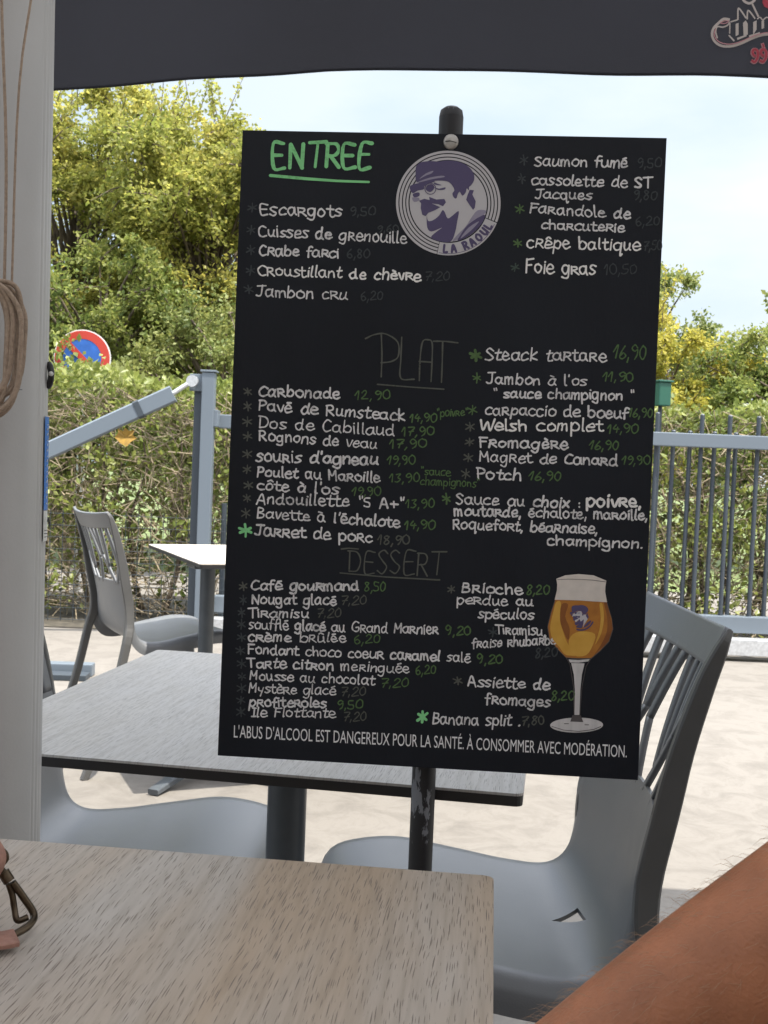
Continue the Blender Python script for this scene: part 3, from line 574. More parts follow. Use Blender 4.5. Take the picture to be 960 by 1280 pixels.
# ------------------------------------------------------------------ mast with cord
def mast():
    root = thing('awning_mast', 'thick white-grey fluted awning mast at the left edge', 'mast', (-.366, .99, 0))
    n = 288; vs = []; fs = []; cx_, cy_, r = -.366, .99, .0605; zs = (0, 2.35)
    for z in zs:
        for k in range(n):
            a = 2*math.pi*k/n; rr = r
            d = (a-R(2)+math.pi) % (2*math.pi)-math.pi
            if abs(d) < R(15): rr = r-.0011*(math.cos(d*2*math.pi/R(7.5))*.5+.5)
            vs.append((cx_+rr*math.cos(a)-(z-.955)*.0105, cy_+rr*math.sin(a), z))
    fs = [(k, (k+1) % n, n+(k+1) % n, n+k) for k in range(n)]; m = MB(); m.add(vs, fs, True); m.add(vs[n:], [tuple(range(n))]); m.build('column', MT['alu'], root)
    MB().lathe([(.13, 0), (.13, .012), (.075, .02), (.075, .05)], (cx_, cy_, 0), 40).build('base_plate', MT['alu'], root)
    # joint line
    MB().tube([(cx_+.061*math.cos(a), cy_+.061*math.sin(a), 1.105-.002*math.sin(a*3)) for a in [R(-95+4*k) for k in range(16)]], .00035, 4).build('joint_line', MT['gate_dark'], root)
    st = MB()
    def label_patch(z0, z1, a0, a1, rr, mm, name):
        vs = []; q = 8
        for z in (z0, z1):
            for k in range(q+1): a = R(a0+(a1-a0)*k/q); vs.append((cx_-(z-.955)*.0105+rr*math.cos(a), cy_+rr*math.sin(a), z))
        MB().add(vs, [(k, k+1, q+2+k, q+1+k) for k in range(q)], True).build(name, mm, root)
    label_patch(1.002, 1.086, -2, 32, .0618, MT['sticker'], 'blue_sticker'); label_patch(.974, 1.0015, -2, 32, .0618, MT['white'], 'white_sticker')
    t = MB()
    for k in range(16):
        a = R(3); z = 1.008+k*.0047; e = Vector((cx_-(z-.955)*.0105+.0621*math.cos(a), cy_+.0621*math.sin(a), z)); t.tube([e, e+Vector((.0004, .0016, .0022 if k % 3 else .0005))], .0004, 4)
    t.build('sticker_marks', MT['white'], root)
    t = MB()
    for k in range(3): a = R(1); z = .978+.003*k; e = Vector((cx_-(z-.955)*.0105+.0621*math.cos(a), cy_+.0621*math.sin(a), z)); t.tube([e, e+Vector((.0012, .004, 0))], .0004, 4)
    t.tube([Vector((cx_+.0022+.0621*math.cos(R(q)), cy_+.0621*math.sin(R(q)), .992+.004*math.sin(q*.6))) for q in range(0, 12, 2)], .0006, 4)
    t.build('sticker_scribble', MT['black'], root)
    h = MB(); hx = cx_+.0595
    h.tube(crom([(hx-.001, .999, 1.134), (hx+.0015, .997, 1.130), (hx+.003, .995, 1.124), (hx+.0015, .997, 1.117), (hx-.001, .999, 1.113)], 4), .003, 8); h.build('cord_hook', MT['black'], root)
    h2 = MB(); bm = bmesh.new(); bmesh.ops.create_uvsphere(bm, u_segments=10, v_segments=8, radius=.0022, matrix=Matrix.Translation((hx+.0035, .9925, 1.1245))); h2.bm(bm, True); h2.build('hook_rivet', MT['white'], root)
mast()
def cord():
    root = thing('cord_coil', 'beige pull cord tied in a long coil against the mast', 'cord', (-.33, .92, 1.08)); m = MB(); r_ = random.Random(4)
    cx_, cy_ = -.323, .905
    for k in range(11):
        w_ = .013+.010*(k/10)+r_.uniform(-.002, .002); y = cy_+.004*math.sin(k*2.1)-.004*(k % 3); x = cx_+r_.uniform(-.003, .003); zt = 1.186+r_.uniform(-.004, .005); zb = 1.078+.022*r_.random()
        pts = [(x-w_, y, (zt+zb)/2), (x-w_*.9, y, zt-.02), (x-w_*.3, y-.003, zt), (x+w_*.4, y-.003, zt-.003), (x+w_*.95, y, zt-.022), (x+w_, y, (zt+zb)/2), (x+w_*.85, y, zb+.016), (x+w_*.2, y-.002, zb), (x-w_*.55, y-.002, zb+.006), (x-w_*.9, y, zb+.02)]
        m.tube(crom(pts, 5, True), .0021, 7, closed=True)
    m.tube(crom([(cx_+.018, cy_, 1.15), (cx_+.022, cy_-.002, 1.166), (cx_+.019, cy_-.006, 1.185), (cx_+.008, cy_-.009, 1.19), (cx_-.012, cy_-.009, 1.187)], 5), .0021, 7)
    m.build('coil', MT['rope'], root)
    m = MB(); m.tube(crom([(cx_+.012, cy_+.002, 1.182), (cx_+.013, cy_+.004, 1.35), (cx_+.025, cy_+.01, 1.5), (cx_+.033, cy_+.02, 1.9), (cx_+.034, cy_+.03, 2.28)], 5), .0011, 6)
    m.tube(crom([(cx_+.006, cy_+.002, 1.182), (cx_+.004, cy_+.003, 1.3), (cx_-.008, cy_+.01, 1.5), (cx_-.012, cy_+.02, 1.9), (cx_-.012, cy_+.03, 2.28)], 5), .0014, 6)
    m.build('hanging_cord', MT['rope'], root)
cord()

# ------------------------------------------------------------------ awning
AW = [(-3.2, 2.95), (-1.6, 2.75), (-.79, 2.56), (-.174, 2.38), (.164, 2.34), (.752, 2.30), (1.6, 2.25), (3.9, 2.15)]
def aw_y(x):
    for (a, b), (c, d) in zip(AW, AW[1:]):
        if a <= x <= c: return b+(d-b)*(x-a)/(c-a)
    return AW[-1][1]
def awning():
    root = thing('awning', 'charcoal canvas awning across the top with a printed logo seen from behind', 'awning', (.35, 1, 2.2))
    nx, nz_ = 140, 12; bm = bmesh.new(); rows = []
    def P(x, z): 
        bow = .006*math.sin(x*5.2+.6)*(1-(z-1.89)/.36)+.004*math.sin(x*17)*(1-(z-1.89)/.36)+.011*math.sin(x*5.5+z*9)*max(0, math.sin(x*2.1+.4))+.004*math.sin(x*11-z*14)*(1-(z-1.89)/.5)
        return Vector((x, aw_y(x)+bow, z))
    for i in range(nx+1):
        x = -3.2+7.1*i/nx; zb = 1.892+.002*math.sin(x*4.1+1.2)+.0008*math.sin(x*13)
        rows.append([bm.verts.new(P(x, zb+(2.24-zb)*j/nz_)) for j in range(nz_+1)])
    for i in range(nx):
        for j in range(nz_): bm.faces.new((rows[i][j], rows[i+1][j], rows[i+1][j+1], rows[i][j+1]))
    MB().bm(bm, True).build('valance', MT['fabric'], root)
    hem = MB()
    for i in range(nx): pass
    hem.tube([P(-3.2+7.1*i/nx, 1.892+.002*math.sin((-3.2+7.1*i/nx)*4.1+1.2)+.0008*math.sin((-3.2+7.1*i/nx)*13)) for i in range(nx+1)], .0028, 6); hem.build('hem', MT['fabric'], root)
    # roof cloth out of view, made pale and translucent as soft fill light
    bm = bmesh.new(); rows = []
    for i in range(31):
        x = -3.2+7.1*i/30; y1 = aw_y(x); rows.append([bm.verts.new((x, y1+(-1.8-y1)*j/14, 2.243+.55*j/14-.05*math.sin(math.pi*j/14)*(1+.2*math.sin(x*3)))) for j in range(15)])
    for i in range(30):
        for j in range(14): bm.faces.new((rows[i][j], rows[i][j+1], rows[i+1][j+1], rows[i+1][j]))
    MB().bm(bm, True).build('unseen_roof_cloth', MT['roof'], root)
    fb = MB(); fb.tube([(x, y+.02, 2.262) for x, y in AW], .022, 10); fb.build('front_bar', MT['alu'], root)
    for sx in (-3.1, 3.8): MB().tube([(sx, aw_y(sx), 2.255), (sx, -1.8, 2.81)], .018, 8).build('side_arm', MT['alu'], root)
    # the print, seen mirrored through the cloth (inside face), traced in the plane of the valance
    fx, fz = .752, 1.89
    def lp(zx, zy, h):        # zoom pixel of the logo -> point on the valance, h metres in front of it
        px, py = 860+zx/9.6, zy/9.6; d = CX*((px-480)/FPX)-CY*((py-640)/FPX)+F; yy = 2.3
        for _ in range(4):
            p = Vector((0, 0, HC))+d*(yy/d.y); yy = P(p.x, p.z).y
        p = Vector((0, 0, HC))+d*(yy/d.y); return Vector((p.x, P(p.x, p.z).y-h, p.z))
    def stroke(mb, pts, wpx, h):
        q = crom([(a, b, 0) for a, b in pts], 6); n = len(q); lf = []; rt = []
        for i, p in enumerate(q):
            t = (q[min(i+1, n-1)]-q[max(i-1, 0)]); t.normalize(); nrm = Vector((-t.y, t.x, 0)); a = p+nrm*wpx/2; b = p-nrm*wpx/2; hh = h+i*2e-6; lf.append(lp(a.x, a.y, hh)); rt.append(lp(b.x, b.y, hh))
        mb.add(lf+rt, [(i, i+1, n+i+1, n+i) for i in range(n-1)])
    def fill(mb, pts, h): mb.add([lp(a, b, h) for a, b in pts], [tuple(range(len(pts)))])
    cream = mat('print_cream', (.50, .44, .41), .9); pink = mat('print_pink', (.52, .25, .27), .9); redp = mat('print_red', (.40, .055, .08), .9)
    a = MB(); stroke(a, [(495, 245), (420, 238), (360, 285), (300, 350), (282, 430), (318, 510), (400, 560), (520, 562), (640, 525), (760, 470), (880, 430), (1010, 415)], 30, .004)
    stroke(a, [(490, 270), (470, 310), (410, 335), (345, 330), (325, 390), (345, 470)], 18, .0043)
    stroke(a, [(590, 250), (592, 130), (612, 120), (690, 230)], 18, .0046); stroke(a, [(700, 245), (706, 150), (730, 148), (795, 235)], 18, .0049); stroke(a, [(500, 275), (585, 250)], 16, .0052)
    stroke(a, [(480, 435), (545, 505)], 18, .0055); stroke(a, [(760, 60), (835, 215)], 22, .0058); stroke(a, [(640, -30), (660, 25), (720, 55), (780, 25), (800, -30)], 30, .0061)
    fill(a, [(560, 300), (595, 290), (595, 430), (560, 450)], .0064); fill(a, [(648, 290), (680, 260), (705, 300), (705, 430), (655, 440)], .0064); fill(a, [(770, 280), (810, 260), (810, 370), (770, 430)], .0064)
    fill(a, [(575, 470), (690, 430), (690, 450), (580, 495)], .0067); fill(a, [(870, 265), (900, 250), (900, 350), (870, 365)], .0064); fill(a, [(720, 440), (850, 400), (850, 420), (720, 462)], .0067); stroke(a, [(815, 245), (850, 225), (885, 255), (930, 225), (990, 250)], 14, .007)
    stroke(a, [(490, 290), (487, 420)], 14, .0073)
    a.build('logo_lettering', cream, root)
    a = MB(); stroke(a, [(480, 268), (420, 270), (375, 295), (430, 300), (470, 278)], 10, .0078); stroke(a, [(320, 360), (300, 430), (335, 500), (410, 540), (520, 545), (640, 508), (760, 455), (880, 418), (1010, 402)], 11, .0081)
    for dx in (0, 98): stroke(a, [(800+dx, 690), (768+dx, 660), (768+dx, 620), (795+dx, 605), (825+dx, 630), (825+dx, 700), (790+dx, 755), (750+dx, 735)], 46, .004+.0004*(dx > 0))
    stroke(a, [(880, 530), (900, 595)], 40, .0052); a.build('logo_outline', pink, root)
    a = MB()
    for dx in (0, 98): stroke(a, [(800+dx, 690), (768+dx, 660), (768+dx, 620), (795+dx, 605), (825+dx, 630), (825+dx, 700), (790+dx, 755), (750+dx, 735)], 26, .0062+.0004*(dx > 0))
    stroke(a, [(882, 540), (900, 585)], 18, .007); a.build('logo_letters_red', redp, root); a = MB(); fill(a, [(890, -20), (885, 40), (905, 85), (945, 110), (1000, 115), (1020, -20)], .004); a.build('logo_berry', redp, root)
awning()

# ------------------------------------------------------------------ menu board
BW, BH = .3819, .5735
_bc = Vector((.047, 1.0005, 1.0685)); _yw, _ln = R(4.0), R(-1.4)
BN = Vector((math.sin(_yw), math.cos(_yw), math.tan(_ln))).normalized()          # away from the viewer
BU = Vector((math.cos(_yw), -math.sin(_yw), 0)).normalized(); BV = BN.cross(BU); BV = BV if BV.z < 0 else -BV
BO = _bc-BU*BW/2-BV*BH/2
def homog(src, dst):
    A = []; b = []
    for (x, y), (u, v) in zip(src, dst): A += [[x, y, 1, 0, 0, 0, -u*x, -u*y], [0, 0, 0, x, y, 1, -v*x, -v*y]]; b += [u, v]
    h = np.linalg.solve(np.array(A, float), np.array(b, float)); return np.append(h, 1).reshape(3, 3)
HM = homog([(303, 166), (833, 170), (797, 978), (272, 942)], [(0, 0), (BW, 0), (BW, BH), (0, BH)])
def uv(px, py): q = HM @ np.array([px, py, 1.]); return q[0]/q[2], q[1]/q[2]
def onb(u, v, h): return BO+BU*u+BV*v-BN*h
PXM = BW/530
brd = thing('menu_board', 'black chalkboard menu with handwritten French dishes, screwed to a chipped black pole', 'menu board', (.047, 1.021, 0))
m = MB(); th_ = .004
bm = bmesh.new(); bmesh.ops.create_cube(bm, size=1)
for v in bm.verts: v.co = BO+BU*(v.co.x+.5)*BW+BV*(v.co.y+.5)*BH+BN*((v.co.z+.5)*th_)
bmesh.ops.recalc_face_normals(bm, faces=bm.faces[:]); panel = MB().bm(bm).build('panel', MT['board'], brd)
m = MB(); m.tube([(.047, 1.0205, .01), (.047, 1.0205, 1.374), ], .0112, 20); m.lathe([(.0112, 0), (.0100, .006), (.006, .009), (.0, .0095)], (.047, 1.0205, 1.374), 20); m.build('pole', MT['pole'], brd)
MB().lathe([(.14, 0), (.14, .008), (.02, .012), (.018, .05)], (.047, 1.0205, 0), 36).build('pole_foot', MT['pole'], brd)
su, sv = uv(561.5, 178); m = MB(); n_ = 20; prof_ = [(.0069, .0), (.0069, .0012), (.0055, .0022), (.003, .0026), (.0002, .0026)]; vs = []
for r, h in prof_:
    for k in range(n_): t = 2*math.pi*k/n_; vs.append(onb(su+r*math.cos(t), sv+r*math.sin(t), .0001+h))
m.add(vs, [(i*n_+k, i*n_+(k+1) % n_, (i+1)*n_+(k+1) % n_, (i+1)*n_+k) for i in range(len(prof_)-1) for k in range(n_)], True); scr = m.build('screw', MT['steel'], brd)
m = MB(); m.add([onb(su-.005, sv-.0002, .0029), onb(su-.001, sv-.0006, .0029), onb(su+.005, sv+.0008, .0029), onb(su+.005, sv+.0016, .0029), onb(su, sv+.0004, .0029), onb(su-.005, sv+.0008, .0029)], [(0, 1, 2, 3, 4, 5)]); m.build('slot', MT['black'], scr)

G = {}
def g(ch_, adv, s): G[ch_] = (adv, [[tuple(map(float, p.split(','))) for p in st.split()] for st in s.split('|')])
BWL = '.60,.85 .35,1 .08,.75 .05,.3 .28,0 .55,.28 .62,.95'
g('a', .86, BWL+'|.62,.95 .61,.3 .74,.02'); g('b', .82, '.08,1.55 .08,.05|.08,.6 .35,.97 .66,.62 .55,.1 .3,-.02 .08,.2'); g('c', .74, '.6,.85 .35,1 .06,.65 .1,.15 .35,0 .62,.15')
g('d', .86, '.60,.8 .35,.98 .06,.6 .12,.1 .35,0 .60,.3|.62,1.55 .60,.3 .74,.0'); g('e', .76, '.08,.5 .58,.56 .5,.92 .25,.98 .05,.55 .15,.08 .4,0 .68,.18'); g('f', .6, '.58,1.42 .36,1.55 .22,1.2 .2,-.1|.02,.82 .5,.88')
g('g', .84, BWL+'|.62,.95 .62,-.3 .38,-.6 .05,-.4'); g('h', .78, '.08,1.55 .08,0|.08,.55 .3,.95 .55,.8 .6,0'); g('i', .32, '.1,.95 .12,0|.1,1.28 .13,1.34'); g('j', .4, '.2,.95 .2,-.4 0,-.5'); g('k', .72, '.08,1.6 .08,0|.5,1.05 .1,.45 .58,0')
g('l', .38, '.1,1.55 .1,.15 .24,0'); g('m', 1.02, '.06,.95 .06,0|.06,.6 .22,.95 .38,.8 .4,0|.4,.6 .58,.95 .76,.8 .82,0'); g('n', .76, '.06,.95 .06,0|.06,.6 .3,.95 .53,.8 .58,0'); g('o', .8, '.35,1 .08,.75 .08,.25 .35,0 .62,.25 .62,.75 .35,1 .3,.97')
g('p', .8, '.08,.95 .08,-.6|.08,.6 .35,.98 .66,.62 .55,.1 .3,-.02 .08,.2'); g('q', .86, BWL+'|.62,.95 .62,-.55 .78,-.4'); g('r', .76, '.06,1.02 .06,0|.02,1.02 .45,1 .55,.75 .42,.55 .06,.5|.25,.5 .68,0'); g('s', .68, '.58,.9 .3,1 .08,.78 .3,.52 .55,.28 .3,0 .03,.1')
g('t', .62, '.25,1.4 .22,.2 .4,0 .6,.1|.0,.95 .52,.98'); g('u', .82, '.06,.95 .08,.25 .3,0 .55,.3|.58,.95 .57,.2 .72,0'); g('v', .64, '.04,.95 .28,0 .55,.95'); g('w', .9, '.04,.95 .2,0 .42,.7 .6,0 .82,.95'); g('x', .7, '.05,.95 .6,0|.6,.95 .03,0'); g('y', .7, '.05,.95 .1,.5 .32,.4|.6,.95 .3,-.5')
g("'", .3, '.12,1.55 .08,1.2'); g('"', .5, '.1,1.5 .16,1.15|.32,1.55 .36,1.2'); g(',', .34, '.14,.12 .06,-.3'); g('.', .3, '.1,.02 .13,.05'); g(':', .4, '.15,.1 .17,.13|.15,.7 .17,.73'); g('+', .75, '.35,.95 .35,.15|.05,.55 .68,.55'); g(' ', .62, '')
G[' '] = (.62, [])
g('0', .74, '.32,1.25 .07,.9 .08,.3 .32,0 .58,.3 .58,.95 .32,1.25'); g('1', .5, '.0,.7 .3,1.28 .27,0'); g('2', .7, '.06,1.0 .3,1.27 .52,1.0 .3,.5 .03,.02 .6,.04'); g('3', .68, '.06,1.2 .5,1.22 .25,.72 .55,.4 .3,0 .03,.1'); g('4', .72, '.25,1.27 .05,.55 .6,.55|.45,.85 .43,0')
g('5', .68, '.55,1.25 .12,1.25 .1,.75 .5,.68 .5,.15 .2,0 .0,.12'); g('6', .68, '.45,1.27 .12,.75 .08,.25 .3,0 .55,.3 .35,.62 .1,.4'); g('7', .66, '.02,1.22 .58,1.24 .3,.6 .2,0|.1,.62 .5,.66'); g('8', .68, '.5,1.1 .28,1.27 .08,1.02 .5,.4 .3,0 .06,.25 .48,.95 .5,1.1'); g('9', .68, '.55,1.0 .3,1.27 .07,.95 .28,.65 .55,.9 .5,.3 .3,0')
g('A', .9, '.05,0 .38,1.45 .78,0|.15,.5 .68,.5'); g('B', .85, '.1,1.45 .1,0|.1,1.45 .55,1.35 .5,.85 .1,.78|.1,.78 .65,.6 .6,.1 .1,0'); g('C', .85, '.72,1.25 .4,1.45 .07,.95 .1,.3 .4,0 .75,.15'); g('D', .92, '.1,1.42 .1,0|.0,1.42 .55,1.35 .78,.75 .6,.12 .1,0'); g('E', .8, '.65,1.42 .1,1.4 .1,.0 .68,.02|.1,.75 .55,.76')
g('F', .78, '.1,1.42 .1,0|.05,1.42 .7,1.45|.1,.8 .55,.82'); g('G', .95, '.75,1.25 .42,1.45 .07,.95 .1,.25 .45,0 .76,.2 .76,.65 .45,.65'); g('H', .9, '.08,1.42 .08,0|.08,.72 .7,.74|.7,1.42 .7,0'); g('I', .5, '.2,1.42 .2,0|.02,1.42 .42,1.42|.0,0 .42,0'); g('J', .8, '.05,1.42 .8,1.45|.48,1.42 .46,.2 .25,0 .02,.15')
g('L', .7, '.1,1.42 .08,.0 .62,.02'); g('M', 1.0, '.06,0 .1,1.42|.1,1.42 .4,.65 .75,1.42|.75,1.42 .8,0'); g('N', .95, '.08,0 .08,1.42|.08,1.42 .70,0|.70,0 .72,1.45'); g('O', .95, '.42,1.45 .08,1.0 .1,.35 .42,0 .76,.35 .76,1.05 .42,1.45'); g('P', .8, '.1,1.42 .1,0|.02,1.4 .5,1.42 .68,1.05 .5,.72 .1,.66'); g('R', .86, '.1,1.42 .1,0|.02,1.42 .5,1.42 .66,1.08 .5,.76 .1,.7|.3,.7 .74,0')
g('S', .8, '.68,1.25 .4,1.45 .1,1.15 .35,.75 .66,.4 .4,0 .05,.15'); g('T', .85, '.42,1.42 .42,0|.0,1.42 .86,1.45'); g('U', .9, '.08,1.42 .1,.35 .4,0 .7,.35|.74,1.42 .74,0'); g('W', 1.15, '.04,1.42 .28,0 .55,1.1 .8,0 1.05,1.45'); g('V', .85, '.04,1.42 .4,0 .76,1.42')
ACC = {'é': ('e', '.2,1.25 .52,1.38'), 'è': ('e', '.15,1.42 .45,1.22'), 'ê': ('e', '.1,1.25 .3,1.5 .52,1.25'), 'à': ('a', '.15,1.42 .45,1.22'), 'ô': ('o', '.1,1.25 .35,1.5 .6,1.25'), 'û': ('u', '.1,1.22 .3,1.45 .52,1.22'), 'Î': ('I', '.0,1.6 .2,1.8 .42,1.6'), 'î': ('i', '')}
for k, (b_, s_) in ACC.items(): g(k, G[b_][0], s_); G[k] = (G[b_][0], G[b_][1]+G[k][1])
lev = [0]
def ribbon(mb, P2, wpx, seedr, base_h=.0004, jit=.16):
    """P2: photo-plane points of one stroke; a flat chalk line on the board"""
    q = [Vector((*uv(p[0], p[1]), 0)) for p in P2]; n = len(q)
    if n < 2: return
    lev[0] = (lev[0]+1) % 9; h0 = base_h+lev[0]*3e-5; wd = wpx*PXM/2; lf = []; rt = []; ph = seedr.uniform(0, 9)
    for i, p in enumerate(q):
        t = q[min(i+1, n-1)]-q[max(i-1, 0)]; t = t.normalized() if t.length > 1e-9 else Vector((1, 0, 0)); nn = Vector((-t.y, t.x, 0))
        ww = wd*(1+jit*math.sin(ph+i*.9)+seedr.uniform(-jit, jit)*.5); h = h0+i*2.5e-7; a = p+nn*ww; b = p-nn*ww; lf.append(onb(a.x, a.y, h)); rt.append(onb(b.x, b.y, h))
    t0 = (q[0]-q[1]).normalized(); t1 = (q[-1]-q[-2]).normalized(); c0 = []; c1 = []
    for k in (1, 2, 3):
        a = math.pi*k/4
        nn = Vector((t0.y, -t0.x, 0)); v = q[0]+t0*wd*math.sin(a)+nn*wd*math.cos(a); c0.append(onb(v.x, v.y, h0))
        nn = Vector((-t1.y, t1.x, 0)); v = q[-1]+t1*wd*math.sin(a)+nn*wd*math.cos(a); c1.append(onb(v.x, v.y, h0+n*2.5e-7))
    vs = lf+rt+c0+c1
    fs = [(i, i+1, n+i+1, n+i) for i in range(n-1)]+[(0, 2*n, 2*n+1, 2*n+2, n)[::1], (n-1, 2*n+3, 2*n+4, 2*n+5, 2*n-1)]
    fs[-2] = (n, 2*n+2, 2*n+1, 2*n, 0) if False else (0, n, 2*n+2, 2*n+1, 2*n)
    mb.add(vs, fs)
def glyphs(text): return sum(G[c_][0] for c_ in text)
def write(mb, text, x0, y0, x1, y1, xh, wpx, seed=0, rough=.07):
    if xh < 15 and wpx > 2: xh *= .80; wpx *= .69
    r_ = random.Random(text+str(seed)); tot = glyphs(text)-.12; dx, dy = (x1-x0)/tot, (y1-y0)/tot; vy = -xh; up = Vector((.04, -1)).normalized()*xh; pos = 0; wk = r_.uniform(.88, 1.12); w0 = wpx
    for c_ in text:
        if c_ == ' ': wk = r_.uniform(.82, 1.22)
        wpx = w0*wk
        adv, strokes = G[c_]; sc = 1+r_.uniform(-.07, .07); oy = r_.uniform(-.06, .06); sk = r_.uniform(-.05, .08); st_ = r_.uniform(.92, 1.05)
        for s_ in strokes:
            if len(s_) == 0: continue
            pts = [(p[0]*st_+sk*p[1]+r_.uniform(-rough, rough)*.5, p[1]*sc+oy+r_.uniform(-rough, rough)) for p in s_]
            pts = [(p.x, p.y) for p in crom([(a, b, 0) for a, b in pts], 5)]
            P2 = [(x0+(pos+a)*dx+up.x*b, y0+(pos+a)*dy+up.y*b) for a, b in pts]; ribbon(mb, P2, wpx, r_)
        pos += adv
def star(mb, x, y, r, wpx, seed=0):
    r_ = random.Random(seed*7+int(x*3+y))
    for a in (90, 32, -28): 
        a = R(a+r_.uniform(-10, 10)); l = r*r_.uniform(.8, 1.15); ribbon(mb, [(x-l*math.cos(a), y+l*math.sin(a)), (x+l*.1, y), (x+l*math.cos(a), y-l*math.sin(a))], wpx, r_)
CH = dict(w=mat_chalk('chalk_white', (.70, .685, .68), .22), wd=mat_chalk('chalk_white_thin', (.55, .54, .54), .3), wb=mat_chalk('chalk_white_bold', (.82, .80, .77), .12), gb=mat_chalk('chalk_green_bright', (.25, .64, .28), .15),
          g=mat_chalk('chalk_green', (.10, .165, .07), .12), gd=mat_chalk('chalk_green_faint', (.07, .095, .08), .15), gg=mat_chalk('chalk_grey', (.11, .115, .10), .14), gx=mat_chalk('chalk_grey_faint', (.062, .07, .074), .12))
def line(text, x0, y0, x1, y1, xh=11, w_=2.9, m='w', ast=None, price=None, pm='g', am='gg', pxh=None):
    mb = MB(); write(mb, text, x0, y0, x1, y1, xh, w_); o = mb.build('dish_line', CH[m], brd)
    if ast:
        a = MB(); r = ast[2] if len(ast) > 2 else 5.5; star(a, ast[0], ast[1], r, 1.7 if r < 6.5 else 3.2); a.build('bullet', CH[am], o)
    if price:
        p = MB(); write(p, price[0], price[1], price[2]+.5, price[3], price[2]+(price[4] if len(price) > 4 else 0), pxh or 8.6, 1.55); p.build('price', CH[pm], o)
    return o
# headings
mb = MB(); write(mb, 'ENTREE', 339, 212.5, 462, 211.5, 21.5, 4.6, rough=.03); h1 = mb.build('heading', CH['gb'], brd); a = MB(); ribbon(a, [(337, 222), (380, 225.5), (420, 228), (459, 229)], 3.2, random.Random(1)); a.build('underline', CH['gb'], h1)
mb = MB(); rr_ = random.Random(2)
for s_ in ([(474.8, 419), (475.5, 445), (474.6, 471.5)], [(455, 424), (466, 419), (480, 418), (495, 428), (496, 445), (488, 452), (474.5, 454)], [(500.2, 422), (499, 450), (499, 473), (515.7, 474.4)], [(522, 476), (523, 450), (526, 428), (533, 425), (538, 429), (538, 450), (536.7, 477)], [(522, 452), (537, 453)], [(539.6, 426.8), (555, 427), (570.2, 428.7)], [(551.2, 428), (550.6, 455), (549.7, 478)]):
    ribbon(mb, [(p.x, p.y) for p in crom([(x, y, 0) for x, y in s_], 6)], 1.8, rr_)
h2 = mb.build('heading', CH['gg'], brd); a = MB(); ribbon(a, [(470, 480.8), (510, 484), (552.7, 486.7)], 1.9, rr_); a.build('underline', CH['gg'], h2)
mb = MB(); write(mb, 'DESSERT', 433, 714.5, 550, 719.5, 19, 1.8, rough=.03); ribbon(mb, [(425, 686), (434, 685), (446, 686)], 1.8, rr_); h3 = mb.build('heading', CH['gg'], brd); a = MB(); ribbon(a, [(423.7, 715.8), (480, 721), (547.5, 725)], 1.9, rr_); a.build('underline', CH['gg'], h3)
# starters
line('Escargots', 324.4, 270.5, 425.6, 272.3, 12, 3.1, 'w', (314.8, 262), ('9,50', 435, 270.5, 466.5), 'gx', 'gx')
line('Cuisses de grenouille', 322.7, 297, 506.4, 304.5, 11.5, 3.0, 'w', (313.3, 289.8), ('9,60', 469, 290.7, 496.5), 'gx', 'gx', 7)
line('Crabe farci', 322.7, 320.6, 421.8, 323.5, 10.5, 3.0, 'w', (313, 314.6), ('6,80', 432.3, 323, 459.7), 'gx', 'gx')
line('Croustillant de chèvre', 321.5, 345.6, 523.3, 351.5, 10.8, 3.1, 'wb', (312.7, 340), ('7,20', 529, 351, 559.8), 'gx', 'gx')
line('Jambon cru', 319.2, 372, 432.3, 375.5, 11, 3.1, 'w', (310.4, 363.5), ('6,20', 449, 375.3, 476.7), 'gx', 'gx')
line('Saumon fumé', 665.6, 206.7, 783, 207.6, 10.8, 3.0, 'w', (652.7, 199.6), ('9,50', 794.8, 207.3, 825.4), 'gx', 'gx', 9.5)
line('cassolette de ST', 662, 230, 813, 233, 10.8, 3.0, 'w', (649.8, 222.8), None, 'gx', 'gx')
line('Jacques', 666.5, 247, 738, 248.5, 9.5, 3.0, 'w', None, ('9,80', 789.8, 247.5, 820.5), 'gx')
line('Farandole de', 659.7, 265.3, 787, 272, 10.5, 2.9, 'w', (647.5, 260.8), None, 'gx', 'g')
line('charcuterie', 674.3, 285.3, 778.8, 289, 9.8, 2.8, 'w', None, ('6,20', 793.3, 279.6, 824), 'gx', 'gx', 9)
line('crêpe baltique', 656.3, 309, 799, 312, 12, 3.0, 'wb', (645, 303.7), ('7,50', 803.5, 310.2, 827), 'gx', 'g', 9)
line('Foie gras', 654.8, 340.3, 742.3, 342.6, 13.5, 3.4, 'wb', (641.7, 334), ('10,50', 753, 341.4, 794.8), 'gx', 'gd', 9.8)
# mains, left
line('Carbonade', 322.3, 495.2, 423, 499, 10.5, 3.1, 'w', (309.2, 490.4), ('12,90', 441.9, 499.2, 485.6))
line('Pavé de Rumsteack', 322.3, 513.6, 504, 525.6, 11, 3.1, 'w', (309, 508.5), ('14,90', 509.8, 527, 543), pxh=8)
mb = MB(); write(mb, '"poivre"', 544, 521, 582, 519.5, 6.5, 1.4); mb.build('sauce_note', CH['g'], brd)
line('Dos de Cabillaud', 322.3, 534.6, 491.5, 544.8, 11, 2.7, 'w', (308.6, 527.5), ('17,90', 500.2, 544.4, 540.2))
line('Rognons de veau', 323.2, 550.4, 469, 561.2, 10.5, 2.7, 'w', (309, 545.8), ('17,90', 485, 559.8, 530.8))
line("souris d'agneau", 319.4, 576.6, 470, 581, 11.5, 3.3, 'w', (308.6, 567.7), ('19,90', 481.2, 580.2, 516.8))
line('Poulet au Maroille', 320.2, 595, 473, 603, 10.5, 3.1, 'w', (308.3, 586.7), ('13,90', 485, 602.7, 522))
